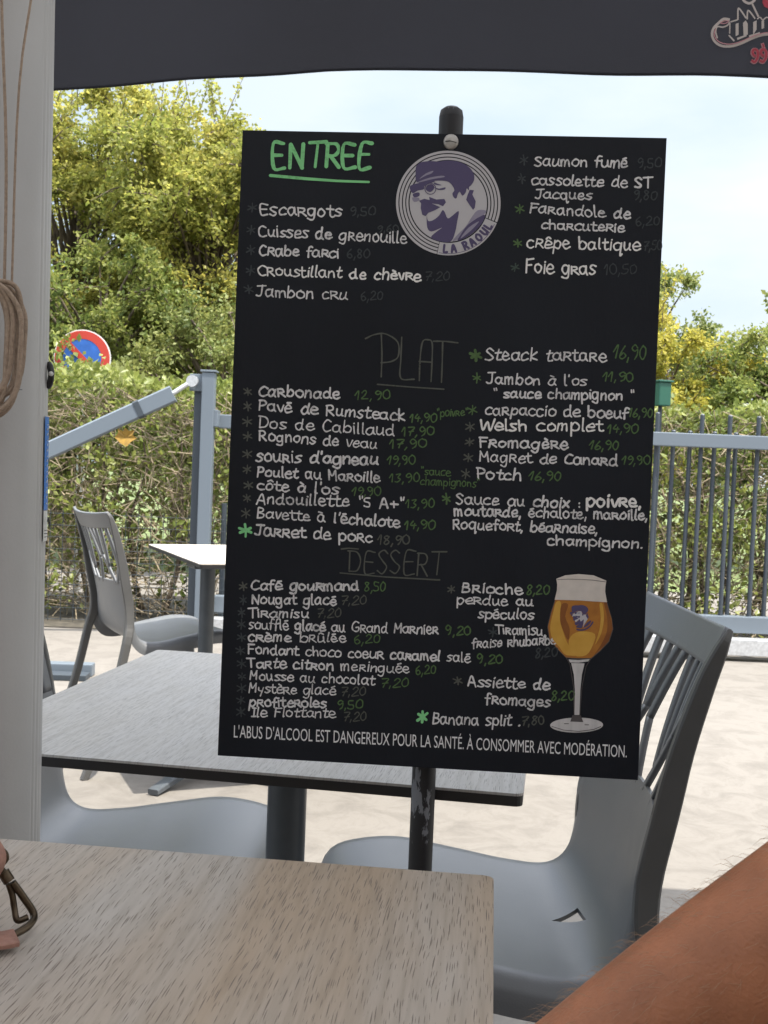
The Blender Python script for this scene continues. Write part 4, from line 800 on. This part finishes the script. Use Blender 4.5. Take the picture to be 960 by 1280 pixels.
mb = MB(); write(mb, '"sauce', 524, 593, 560.5, 595.4, 6.5, 1.4); write(mb, 'champignons"', 523, 606, 597, 608.8, 6.5, 1.4); mb.build('sauce_note', CH['g'], brd)
line("côte à l'os", 320, 611.2, 420.6, 617.8, 10.3, 2.9, 'w', (310, 606.5), ('19,90', 437.5, 619.3, 474))
line('Andouillette "5 A+"', 319.4, 629.2, 501.7, 635.2, 10.8, 2.9, 'w', (308.3, 622.5), ('13,90', 505.2, 634.8, 540.5))
line("Bavette à l'échalote", 320.2, 646.7, 497.3, 659.3, 10.5, 2.9, 'w', (306.8, 641.2), ('14,90', 503, 661, 541))
line('Jarret de porc', 318, 668, 463.2, 677.6, 11, 3.1, 'w', (306.2, 662.5, 7), ('18,90', 470.2, 680, 509.5), 'gg', 'gb')
# mains, right
line('Steack tartare', 604, 450, 756, 451, 12.2, 3.2, 'w', (592.3, 444.4, 7), ('16,90', 765, 447.7, 807.3), 'g', 'g', 13.5)
line("Jambon à l'os", 605.9, 479.3, 731, 481.5, 10.5, 2.9, 'w', (593.8, 472.5), ('11,90', 751.5, 475.5, 790.7), 'g', 'g')
line('" sauce champignon "', 614, 497, 790, 499.5, 10, 2.8, 'w')
line('carpaccio de boeuf', 604, 518, 783.2, 522.6, 11, 2.9, 'w', (588.3, 512.7), ('16,90', 784, 520.8, 815.5), 'g', 'g')
line('Welsh complet', 596.8, 538.4, 751.5, 539, 12, 3.5, 'wb', (585.3, 533.5), ('14,90', 757.5, 540.5, 796))
line('Fromagère', 596.8, 558.8, 708, 561, 10.5, 3.2, 'w', (584.7, 552.6), ('16,90', 734.8, 561.6, 772.6))
line('Magret de Canard', 597.4, 577, 770.2, 582, 10.3, 2.9, 'w', (583.2, 572.2), ('19,90', 775.6, 580.3, 812))
line('Potch', 593.8, 598, 648.8, 600.3, 11, 3.1, 'w', (580, 592.4), ('16,90', 658.7, 600.3, 700))
mb = MB(); write(mb, 'Sauce au choix :', 567.2, 629.3, 724, 635.5, 10.8, 2.9); o_ = mb.build('sauce_line', CH['w'], brd); a = MB(); star(a, 555.7, 623.5, 6, 2); a.build('bullet', CH['g'], o_)
mb = MB(); write(mb, 'poivre,', 731, 633, 801, 634.5, 12.8, 3.8); mb.build('sauce_line', CH['wb'], brd)
for tx, a0, b0, a1, b1 in (('moutarde, échalote, maroille,', 565.7, 644.3, 808.9, 650.5), ('Roquefort, béarnaise,', 563.3, 660.6, 745.4, 667.8), ('champignon.', 682, 681.3, 802, 686)):
    mb = MB(); write(mb, tx, a0, b0, a1, b1, 10.3, 3.0); mb.build('sauce_line', CH['w'], brd)
# desserts
line('Café gourmand', 313.2, 736, 446.5, 738, 10, 3.0, 'w', (303.5, 732), ('8,50', 453.8, 738.3, 479.4))
line('Nougat glacé', 313.8, 753.3, 418, 755.6, 10, 2.9, 'w', (303.5, 749), ('7,20', 424.6, 755.2, 456), 'gg', 'gx')
line('Tiramisu', 309.4, 770.4, 384.3, 771.3, 9.6, 2.9, 'w', (301.5, 764.6), ('7,20', 394.8, 771, 424.6), 'gg', 'gx')
line('soufflé glacé au Grand Marnier', 310.2, 784.6, 545.6, 792.6, 10, 2.9, 'w', (301.2, 779), ('9,20', 554.6, 793.5, 586), 'g', 'gx')
line('crème brûlée', 308.8, 800, 431, 802.4, 9.8, 2.9, 'w', (301.5, 795.2), ('6,20', 440.6, 803, 473.3), 'g', 'gx')
line('Fondant choco coeur caramel salé', 309.4, 815.3, 586, 828, 9.6, 2.8, 'w', (300, 811.8), ('9,20', 594, 829.4, 626), 'g', 'gx')
line('Tarte citron meringuée', 308.5, 832.5, 509.2, 841, 9.8, 2.8, 'w', (301.5, 828.2), ('6,20', 517.3, 841.9, 542.7), 'g', 'gx')
line('Mousse au chocolat', 311.4, 848, 465.4, 855.4, 9.6, 2.8, 'w', (302, 844), ('7,20', 474.2, 858.5, 508.6), 'g', 'gx')
line('Mystère glacé', 310.2, 864, 417.3, 867.4, 9.6, 2.8, 'w', (301.5, 858.5), ('7,20', 424.6, 869, 455.2), 'gg', 'gx')
line('profiteroles', 310.8, 881, 405.6, 883, 9.6, 2.9, 'w', (300.6, 873.4), ('9,50', 418.8, 885, 450.8), 'g', 'gx')
line('Ile Flottante', 313.8, 893.8, 417.3, 896, 9.6, 2.9, 'w', (300.6, 888), ('7,20', 427.5, 900.2, 455.8), 'gg', 'gx')
line('Brioche', 574.4, 740.5, 651.4, 743.3, 10.3, 3.1, 'w', (561.9, 736.7), ('8,20', 656, 743, 684.4))
line('perdue au', 568.3, 755, 664.8, 758, 9.8, 2.9, 'w'); line('spéculos', 595.4, 773, 664.8, 774.4, 10, 2.9, 'w')
line('Tiramisu,', 617.3, 792.4, 680, 795, 10, 2.8, 'w', (614, 790.6), None, 'gg', 'gx'); line('fraise rhubarbe', 588, 810.3, 693, 806, 9.4, 2.7, 'w', None, ('8,20', 667, 822.7, 694.6, -2), 'gx')
line('Assiette de', 582.3, 858, 685, 863, 10.5, 2.9, 'w', (570, 851.3)); line('fromages', 604.7, 880, 685.8, 884.4, 10.5, 3.0, 'w', None, ('8,20', 687.3, 876, 715.9))
line('Banana split .', 538, 904.6, 648, 908, 11, 3.0, 'w', (525.8, 896, 7.5), ('7,80', 650, 907, 678.5), 'gg', 'gb')
# printed warning
fc = bpy.data.curves.new('warning', 'FONT'); fc.body = "L'ABUS D'ALCOOL EST DANGEREUX POUR LA SANTÉ. À CONSOMMER AVEC MODÉRATION."; fc.size = 1; fc.resolution_u = 3
fo = bpy.data.objects.new('warning', fc); COL.objects.link(fo); dg = bpy.context.evaluated_depsgraph_get(); dg.update(); fm = bpy.data.meshes.new_from_object(fo.evaluated_get(dg)); bpy.data.objects.remove(fo)
xs_ = [v.co.x for v in fm.vertices]; xa, xb = min(xs_), max(xs_); mb = MB(); vs = []
for v in fm.vertices:
    t = (v.co.x-xa)/(xb-xa); px = 291.9+t*(782.7-291.9); py = 919.6+t*(949.2-919.6)-v.co.y*22; vs.append(onb(*uv(px+v.co.y*.6, py), .0004))
mb.add(vs, [tuple(p.vertices) for p in fm.polygons]); mb.build('warning_print', mat('print_white', (.78, .77, .77), .6), brd)

# emblem
PW = mat('print_pale_lilac', (.50, .48, .49), .6); PP = mat('print_purple', (.075, .058, .135), .6); PG = mat('print_grey_lilac', (.27, .245, .32), .6)
def flat(mb, pts, h, smooth=0):
    if smooth: pts = [(p.x, p.y) for p in crom([(a, b, 0) for a, b in pts], smooth, True)]
    bm = bmesh.new(); vs = [bm.verts.new(onb(*uv(a, b), h)) for a, b in pts]
    try: f = bm.faces.new(vs); bmesh.ops.triangulate(bm, faces=[f]); mb.bm(bm)
    except Exception: bm.free()
def ring(mb, cx_, cy_, r0, r1, a0, a1, h, n=72):
    vs = []; 
    for k in range(n+1):
        a = R(a0+(a1-a0)*k/n); vs += [onb(*uv(cx_+r0*math.cos(a), cy_+r0*math.sin(a)), h), onb(*uv(cx_+r1*math.cos(a), cy_+r1*math.sin(a)), h)]
    mb.add(vs, [(2*k, 2*k+1, 2*k+3, 2*k+2) for k in range(n)])
FACE = dict(
 cap=[(228, 345), (225, 290), (228, 235), (265, 203), (330, 193), (400, 195), (450, 188), (520, 190), (585, 210), (635, 245), (662, 290), (662, 335), (640, 372), (625, 385), (625, 410), (608, 395), (600, 425), (575, 450), (555, 420), (540, 440), (530, 470), (512, 465), (500, 435), (515, 410), (500, 375), (475, 350), (440, 340), (370, 340), (300, 352), (260, 358)],
 brim=[(186, 378), (240, 360), (310, 347), (372, 342), (330, 362), (290, 382), (285, 405), (240, 415), (205, 435), (183, 405)],
 must=[(250, 490), (290, 475), (330, 485), (325, 460), (380, 480), (440, 475), (452, 500), (430, 530), (395, 515), (345, 510), (410, 537), (370, 560), (320, 580), (300, 605), (275, 595), (263, 545), (266, 510)],
 beard=[(308, 600), (318, 640), (355, 635), (400, 600), (425, 560), (442, 572), (465, 620), (500, 600), (548, 565), (537, 640), (522, 720), (492, 790), (430, 797), (340, 768), (380, 722), (422, 690), (345, 720), (312, 690)],
 nape=[(630, 405), (662, 408), (650, 440), (675, 490), (668, 540), (655, 555), (630, 520), (603, 480), (615, 440)],
 jacket=[(540, 788), (560, 740), (600, 685), (650, 640), (738, 590), (735, 630), (690, 695), (620, 752)],
 lens=[(300, 405), (312, 375), (345, 365), (365, 385), (355, 410), (330, 425)], lens2=[(205, 440), (250, 428), (252, 455), (215, 465)],
 brow=[(362, 352), (385, 360), (420, 372), (395, 374), (366, 366)], wrink=[(360, 388), (400, 398), (446, 388), (442, 404), (395, 408)])
GREY = dict(collar=[(500, 790), (545, 735), (600, 680), (645, 610), (690, 558), (752, 560), (738, 588), (650, 638), (595, 692), (560, 745), (535, 780)], hl1=[(252, 328), (300, 287), (357, 265), (342, 286), (302, 302)], hl2=[(238, 352), (330, 317), (420, 302), (440, 312), (350, 328), (260, 352)], hl3=[(560, 770), (620, 690), (700, 640), (660, 690), (610, 735)], glass=[(205, 465), (250, 470), (250, 490), (215, 500), (200, 480)])
def head(mbp, mbg, mbh, ox, oy, sx, sy, h):
    T = lambda P: [(ox+(x-470)*sx, oy+(y-505)*sy) for x, y in P]
    for k, P in FACE.items(): flat(mbp, T(P), h+.00003*list(FACE).index(k)*.1, 0 if k in ('must', 'nape') else 3)
    if mbg:
        for k, P in GREY.items(): flat(mbh if k.startswith('hl') else mbg, T(P), h+.00012+.00001*list(GREY).index(k), 3)
ex, ey, ks = 558.3, 254.2, 1/6
mbw = MB()
for r0, r1 in ((392, 374), (366, 348), (340, 323), (315, 299)): ring(mbw, ex, ey, r0*ks, r1*ks, 103, 381, .0004)
ring(mbw, ex, ey, 392*ks, 299*ks, 22, 102.4, .0004, 30); flat(mbw, [(ex+290*ks*math.cos(2*math.pi*k/72), ey+290*ks*math.sin(2*math.pi*k/72)) for k in range(72)], .0004)
emb = mbw.build('emblem', PW, brd)
mbp, mbg, mbh = MB(), MB(), MB(); head(mbp, mbg, mbh, ex, ey, ks, ks, .0006)
ring(mbp, ex+(335-470)*ks, ey+(400-505)*ks, 44*ks, 38*ks, 0, 360, .00068, 30)
ring(mbp, ex, ey, 381*ks, 377*ks, 24, 101, .0005, 40)
for ch_, ang in zip('LA RAOUL', (93, 83.5, 76, 68, 58.5, 48.5, 38.5, 29.5)):
    adv, st = G[ch_]; a = R(ang); rad = Vector((math.cos(a), math.sin(a))); tan = Vector((math.sin(a), -math.cos(a)))
    for s_ in st:
        q = [(p.x, p.y) for p in crom([(x, y, 0) for x, y in s_], 5)]
        base = Vector((ex, ey))+rad*(366*ks); P2 = [tuple(base+tan*((x-.4)*7.4)-rad*(y*6.2-.4)) for x, y in q]; ribbon(mbp, P2, 2.9, rr_, .0006, .03)
mbp.build('emblem_figure', PP, emb); mbg.build('emblem_shading', PG, emb); mbh.build('emblem_highlight', PG, emb)

# printed beer glass
Z = lambda P: [(660+x/5.33, 700+y/5.33) for x, y in P]
def grad_mat(name, stops, scale=4.):
    m = mat(name, stops[0], .55); n = m.node_tree; p = n.nodes['Principled BSDF']; t = n.nodes.new('ShaderNodeTexCoord'); z = n.nodes.new('ShaderNodeTexNoise'); z.inputs['Scale'].default_value = 60; z.inputs['Detail'].default_value = 6
    c = n.nodes.new('ShaderNodeValToRGB'); e = c.color_ramp.elements
    while len(e) < len(stops): e.new(.5)
    for i, s_ in enumerate(stops): e[i].position = .28+.44*i/(len(stops)-1); e[i].color = (*s_, 1)
    n.links.new(t.outputs['Object'], z.inputs['Vector']); n.links.new(z.outputs['Fac'], c.inputs[0]); n.links.new(c.outputs[0], p.inputs['Base Color']); return m
AM = grad_mat('print_amber', [(.32, .115, .015), (.43, .17, .022), (.36, .13, .016)]); AY = grad_mat('print_gold', [(.55, .29, .035), (.64, .36, .06)]); AD = grad_mat('print_dark_amber', [(.2, .06, .01), (.27, .095, .015)]); FO = mat('print_foam', (.64, .58, .52), .6, var=.06, vscale=120); GL = mat('print_glass_grey', (.56, .54, .53), .6, var=.12, vscale=70, stretch=(3, 3, .5)); GD = mat('print_glass_dark', (.08, .07, .07), .6)
mb = MB(); flat(mb, Z([(170, 268), (255, 272), (340, 275), (430, 281), (520, 285), (540, 345), (553, 400), (560, 465), (532, 548), (472, 610), (415, 660), (330, 660), (245, 655), (190, 600), (132, 530), (120, 450), (140, 360)]), .0004)
gl = mb.build('beer_glass_print', AM, brd)
mb = MB(); flat(mb, Z([(178, 285), (212, 290), (205, 400), (225, 480), (262, 570), (330, 632), (380, 640), (250, 640), (205, 590), (150, 520), (140, 440), (160, 350)]), .0005, 3); flat(mb, Z([(262, 560), (290, 500), (360, 480), (440, 500), (425, 575), (380, 640), (300, 640)]), .00052, 3); flat(mb, Z([(470, 300), (490, 300), (500, 400), (480, 500), (440, 570), (470, 470), (478, 380)]), .00054, 3); mb.build('beer_highlight', AY, gl)
mb = MB(); flat(mb, Z([(500, 290), (520, 292), (545, 400), (556, 465), (530, 545), (470, 605), (430, 645), (480, 570), (520, 480), (520, 380)]), .0005, 3); flat(mb, Z([(215, 300), (260, 300), (240, 380), (270, 460), (260, 540), (225, 470), (205, 400)]), .00051, 3); mb.build('beer_shade_print', AD, gl)
mb = MB(); flat(mb, Z([(180, 128), (240, 105), (330, 97), (430, 106), (516, 142), (510, 180), (508, 215), (521, 286), (430, 281), (340, 274), (255, 271), (169, 268), (184, 205), (186, 165)]), .00056); mb.build('foam_print', FO, gl)
mb = MB(); ribbon(mb, Z([(186, 134), (260, 130), (340, 132), (430, 138), (512, 150)]), .6, rr_, .0007); ribbon(mb, Z([(172, 270), (145, 350), (122, 445), (134, 530), (192, 602), (246, 656), (272, 700), (296, 850), (300, 1040)]), .8, rr_, .0007); ribbon(mb, Z([(520, 288), (552, 395), (561, 465), (534, 550), (474, 612), (412, 664), (380, 715), (352, 850), (338, 1040)]), .9, rr_, .0007)
ribbon(mb, Z([(246, 656), (330, 664), (412, 663)]), .9, rr_, .0007); mb.build('glass_outline', GD, gl)
mb = MB(); flat(mb, Z([(262, 668), (330, 672), (405, 666), (395, 682), (330, 690), (272, 688)]), .0005); flat(mb, Z([(280, 692), (370, 695), (352, 770), (342, 870), (335, 1040), (302, 1040), (305, 870), (298, 770)]), .00052); flat(mb, Z([(317+178*math.cos(2*math.pi*k/48), 1108+50*math.sin(2*math.pi*k/48)-8*math.cos(2*math.pi*k/48)*0) for k in range(48)]), .0005); mb.build('stem_print', GL, gl)
mb = MB(); flat(mb, Z([(288, 1042), (344, 1042), (362, 1088), (274, 1084)]), .0006); ribbon(mb, Z([(150, 1115), (230, 1140), (330, 1150), (430, 1138), (480, 1118)]), .8, rr_, .0006); ribbon(mb, Z([(235, 1098), (262, 1098)]), .9, rr_, .0006); ribbon(mb, Z([(372, 1106), (398, 1107)]), .9, rr_, .0006); mb.build('foot_lines', GD, gl)
mbp = MB(); gx_, gy_ = Z([(345, 385)])[0]; head(mbp, None, None, gx_, gy_, .0475, .0475, .00066); ring(mbp, gx_, gy_, 17.2, 15.2, 20, 110, .00066, 20); mbp.build('glass_emblem', PP, gl)
mbw = MB(); flat(mbw, [(gx_+(x-470)*.0475, gy_+(y-505)*.0475) for x, y in [(250, 430), (300, 400), (380, 350), (480, 350), (520, 450), (600, 420), (620, 500), (650, 560), (560, 700), (530, 780), (545, 600), (460, 640), (420, 570), (330, 640), (310, 590), (400, 530), (240, 490)]], .0006); mbw.build('glass_emblem_face', PW, gl)

# ------------------------------------------------------------------ bag on the near table
def bag():
    root = thing('handbag', 'pink leather handbag with bronze snap hook at the left end of the near table', 'handbag', (-.36, .62, .75))
    bm = bmesh.new(); bmesh.ops.create_cube(bm, size=1); bmesh.ops.subdivide_edges(bm, edges=bm.edges[:], cuts=6, use_grid_fill=True)
    for v in bm.verts:
        x, y, z = v.co; k = 1-.25*(z+.5); bul = 1+.22*(1-4*x*x)*(1-4*z*z)*.5
        v.co = Vector((-.352+x*.16*(1-.1*(z+.5)), .62+y*.085*k*bul, .752+.075+(z*.15)))
    bmesh.ops.bevel(bm, geom=[e for e in bm.edges if e.calc_face_angle(0) > 1.2], offset=.008, segments=2, affect='EDGES'); MB().bm(bm, True).build('bag_body', MT['leather'], root)
    s = MB()
    def strap(pts, w_, t_, side): q = crom(pts, 6); s.bar(q, lambda t: (w_, t_), side)
    strap([(-.275, .66, .812), (-.255, .667, .818), (-.2375, .673, .813), (-.2295, .675, .801), (-.234, .674, .788), (-.248, .670, .780), (-.268, .664, .777)], .011, .0034, (.25, 1, 0))
    strap([(-.255, .655, .788), (-.240, .658, .784), (-.2315, .66, .772), (-.232, .658, .758), (-.246, .653, .755)], .012, .0035, (.2, 1, .1))
    strap([(-.275, .648, .770), (-.246, .650, .7595), (-.224, .656, .757), (-.2135, .662, .7568)], .017, .0036, (-.35, .9, .1)); strap([(-.28, .635, .80), (-.25, .645, .775), (-.24, .648, .757)], .012, .0035, (.4, .8, .3)); strap([(-.266, .672, .812), (-.250, .678, .803), (-.2415, .676, .785), (-.2395, .668, .765), (-.247, .66, .7565)], .012, .0036, (.3, 1, .15)); s.build('strap', MT['leather'], root)
    m = MB(); A = [Vector(p) for p in ((-.2265, .685, .7905), (-.2225, .685, .784))]
    m.tube([(-.2345, .684, .798), (-.229, .685, .793), (-.224, .686, .786)], .0022, 8); m.tube([(-.2255, .686, .788), (-.2215, .686, .782)], .0038, 8)
    top = Vector((-.2205, .686, .7815)); rg = Vector((-.2065, .689, .7605)); bt = Vector((-.2105, .668, .7565)); lf = Vector((-.2175, .686, .766)); lb = Vector((-.2135, .677, .7575))
    m.tube(crom([top+Vector((.001, 0, 0)), (-.2135, .688, .772), rg, (-.2062, .680, .7572), (-.2115, .668, .7562), (-.219, .657, .7562), (-.226, .650, .757)], 6), [.0024]*37, 8)
    m.tube(crom([top+Vector((-.0015, 0, -.001)), (-.2195, .686, .7735), (-.2175, .685, .765), (-.2145, .682, .759), (-.2095, .686, .7595)], 6), .0021, 8)
    m.v = [(a-.005, b, c) for a, b, c in m.v]; m.build('snap_hook', MT['bronze'], root)
    m = MB(); m.tube(crom([(-.236, .682, .803), (-.230, .684, .802), (-.228, .684, .797), (-.232, .683, .793), (-.237, .682, .796)], 5, True), .0016, 8, closed=True); m.build('ring', MT['bronze'], root)
bag()

# ------------------------------------------------------------------ seated person whose forearm enters the lower right corner
def person():
    root = thing('person', 'bare tanned forearm of a seated person reaching in at the lower right corner', 'person', (.62, .33, 0))
    V = []; Ed = []; Rd = []
    def jn(p, r, par=None):
        V.append(Vector(p)); Rd.append(r if isinstance(r, tuple) else (r, r)); i = len(V)-1
        if par is not None: Ed.append((par, i))
        return i
    cy_ = .33; cx_ = .62
    pel = jn((cx_+.05, cy_, .53), (.135, .125)); bel = jn((cx_+.05, cy_, .68), (.12, .135), pel); che = jn((cx_+.02, cy_, .86), (.125, .15), bel); col = jn((cx_, cy_, 1.03), (.085, .11), che); nk = jn((cx_-.01, cy_, 1.10), .052, col); hd0 = jn((cx_-.03, cy_, 1.17), (.07, .065), nk); hd1 = jn((cx_-.03, cy_, 1.25), (.09, .075), hd0); jn((cx_-.02, cy_, 1.32), (.07, .06), hd1)
    # right arm (far side): shoulder - elbow - wrist - palm, forearm crossing the frame
    def arm(sh, el, wr, pm, par):
        a = jn(sh, .052, par); u = jn(Vector(sh).lerp(Vector(el), .5), .046, a); e = jn(el, .041, u); f1 = jn(Vector(el).lerp(Vector(wr), .3), .0435, e); f2 = jn(Vector(el).lerp(Vector(wr), .7), .035, f1); w_ = jn(wr, (.027, .024), f2); p = jn(pm, (.034, .016), w_); return w_, p
    wr, pm = arm((cx_-.02, cy_+.17, 1.0), (.315, .452, .962), (.066, .45, .786), (0, .452, .770), col)
    wl, pl = arm((cx_-.02, cy_-.17, 1.0), (cx_-.05, cy_-.24, .74), (cx_-.24, cy_-.16, .60), (cx_-.32, cy_-.13, .585), col)
    def fingers(pm_, d, side, zup):
        d = Vector(d).normalized(); side = Vector(side).normalized()
        for k, (o, l) in enumerate(((-.024, .068), (-.008, .077), (.008, .072), (.024, .055))):
            b = V[pm_]+d*.028+side*o; i = jn(b, .0088, pm_); i = jn(b+d*l*.45+Vector((0, 0, zup)), .0082, i); jn(b+d*l+Vector((0, 0, -.004)), .0068, i)
        t = V[pm_]-d*.012-side*.034; i = jn(t, .0105, pm_); i = jn(t+d*.03-side*.014, .0095, i); jn(t+d*.055-side*.014, .0078, i)
    fingers(pm, (-1, .02, -.02), (0, -1, 0), .006); fingers(pl, (-1, .15, -.08), (.1, 1, 0), .006)
    for sg in (-1, 1):
        hp = jn((cx_+.02, cy_+sg*.09, .52), .085, pel); kn = jn((cx_-.40, cy_+sg*.12, .52), .058, hp); sh = jn((cx_-.38, cy_+sg*.12, .34), .052, kn); an = jn((cx_-.36, cy_+sg*.12, .085), .034, sh); jn((cx_-.42, cy_+sg*.125, .045), (.036, .034), an); jn((cx_-.54, cy_+sg*.14, .028), (.04, .022), an+1)
    me = bpy.data.meshes.new('body'); me.from_pydata([v-OFF[root.name] for v in V], Ed, []); o = link('body', me, root)
    sk = o.modifiers.new('skin', 'SKIN'); sk.use_smooth_shade = True
    for d, r in zip(me.skin_vertices[0].data, Rd): d.radius = r
    me.skin_vertices[0].data[0].use_root = True
    ss = o.modifiers.new('sub', 'SUBSURF'); ss.levels = 2; ss.render_levels = 2
    dg = bpy.context.evaluated_depsgraph_get(); dg.update(); nm = bpy.data.meshes.new_from_object(o.evaluated_get(dg)); o.modifiers.clear(); o.data = nm; nm.materials.clear(); nm.materials.append(MT['skin']); nm.polygons.foreach_set('use_smooth', [True]*len(nm.polygons))
    # face: nose, brow, lips, ears shaped in the one surface
    hc = Vector((cx_-.03, cy_, 1.235))-OFF[root.name]
    for v in nm.vertices:
        d = v.co-hc
        if d.z > -.12 and d.length < .16 and d.x < -.02:
            v.co.x -= .022*math.exp(-((d.y/.014)**2+((d.z+.012)/.022)**2))+.006*math.exp(-((d.y/.024)**2+((d.z+.058)/.010)**2))-.008*math.exp(-(((abs(d.y)-.030)/.014)**2+((d.z-.012)/.012)**2))
        if d.length < .16 and abs(d.y) > .055: v.co.y += math.copysign(.012*math.exp(-((d.x/.018)**2+((d.z)/.028)**2)), d.y)
    # clothing and hair: offset copies of the body's own surface
    def shell(name, test, off_, m_):
        bm = bmesh.new(); bm.from_mesh(nm); bm.normal_update(); O = OFF[root.name]
        bmesh.ops.delete(bm, geom=[f for f in bm.faces if not test(f.calc_center_median()+O)], context='FACES')
        for v in bm.verts: v.co += v.normal*off_
        bmesh.ops.solidify(bm, geom=bm.faces[:], thickness=.003)
        me2 = bpy.data.meshes.new(name); bm.to_mesh(me2); bm.free(); me2.polygons.foreach_set('use_smooth', [True]*len(me2.polygons)); me2.materials.clear(); me2.materials.append(m_); return link(name, me2, root)
    shell('shirt', lambda p: .52 < p.z < 1.055 and p.x > cx_-.125 and abs(p.y-cy_) < .25 and not (p.z < .60 and p.x < cx_-.09), .009, MT['cloth'])
    shell('shorts', lambda p: .40 < p.z < .64 and p.x > cx_-.30 and abs(p.y-cy_) < .22, .006, MT['short'])
    shell('hair', lambda p: p.z > 1.15 and abs(p.y-cy_) < .1 and (p.z > 1.285 or p.x > cx_-.02), .014, MT['hair'])
    m = MB()
    for sg in (-1, 1):
        bm = bmesh.new(); bmesh.ops.create_uvsphere(bm, u_segments=12, v_segments=8, radius=.011, matrix=Matrix.Translation((cx_-.098, cy_+sg*.030, 1.247))); m.bm(bm, True)
    m.build('eyes', MT['white'], root)
    # fine hairs along the forearm
    r_ = np.random.default_rng(9); m = MB(); A = Vector((.066, .45, .786)); B = Vector((.315, .452, .962)); bm = bmesh.new(); bm.from_mesh(nm); bm.normal_update(); O = OFF[root.name]
    from mathutils.bvhtree import BVHTree
    bv = BVHTree.FromBMesh(bm); ax = (B-A).normalized()
    for k in range(1800):
        t = r_.uniform(.02, .95); ang = r_.uniform(0, 2*math.pi); e1 = ax.orthogonal().normalized(); e2 = ax.cross(e1); dd = e1*math.cos(ang)+e2*math.sin(ang)
        if dd.y > .85: continue
        c = A.lerp(B, t)-O; hit = bv.ray_cast(c+dd*.12, -dd, .2)
        if hit[0] is None: continue
        p, n = hit[0]+O, hit[1]; gr = (n*.62-ax*.75+Vector(r_.normal(size=3))*.22).normalized(); ln = r_.uniform(.005, .010); q1 = p+gr*ln*.55+n*.0005; q2 = p+gr*ln-n*ln*.18-ax*ln*.1
        m.tube([p-n*.0003, q1, q2], [.00008, .00007, .00002], 3, cap=False)
    bm.free(); h = m.build('arm_hair', MT['hairs'], root); h['kind'] = 'stuff'
person()
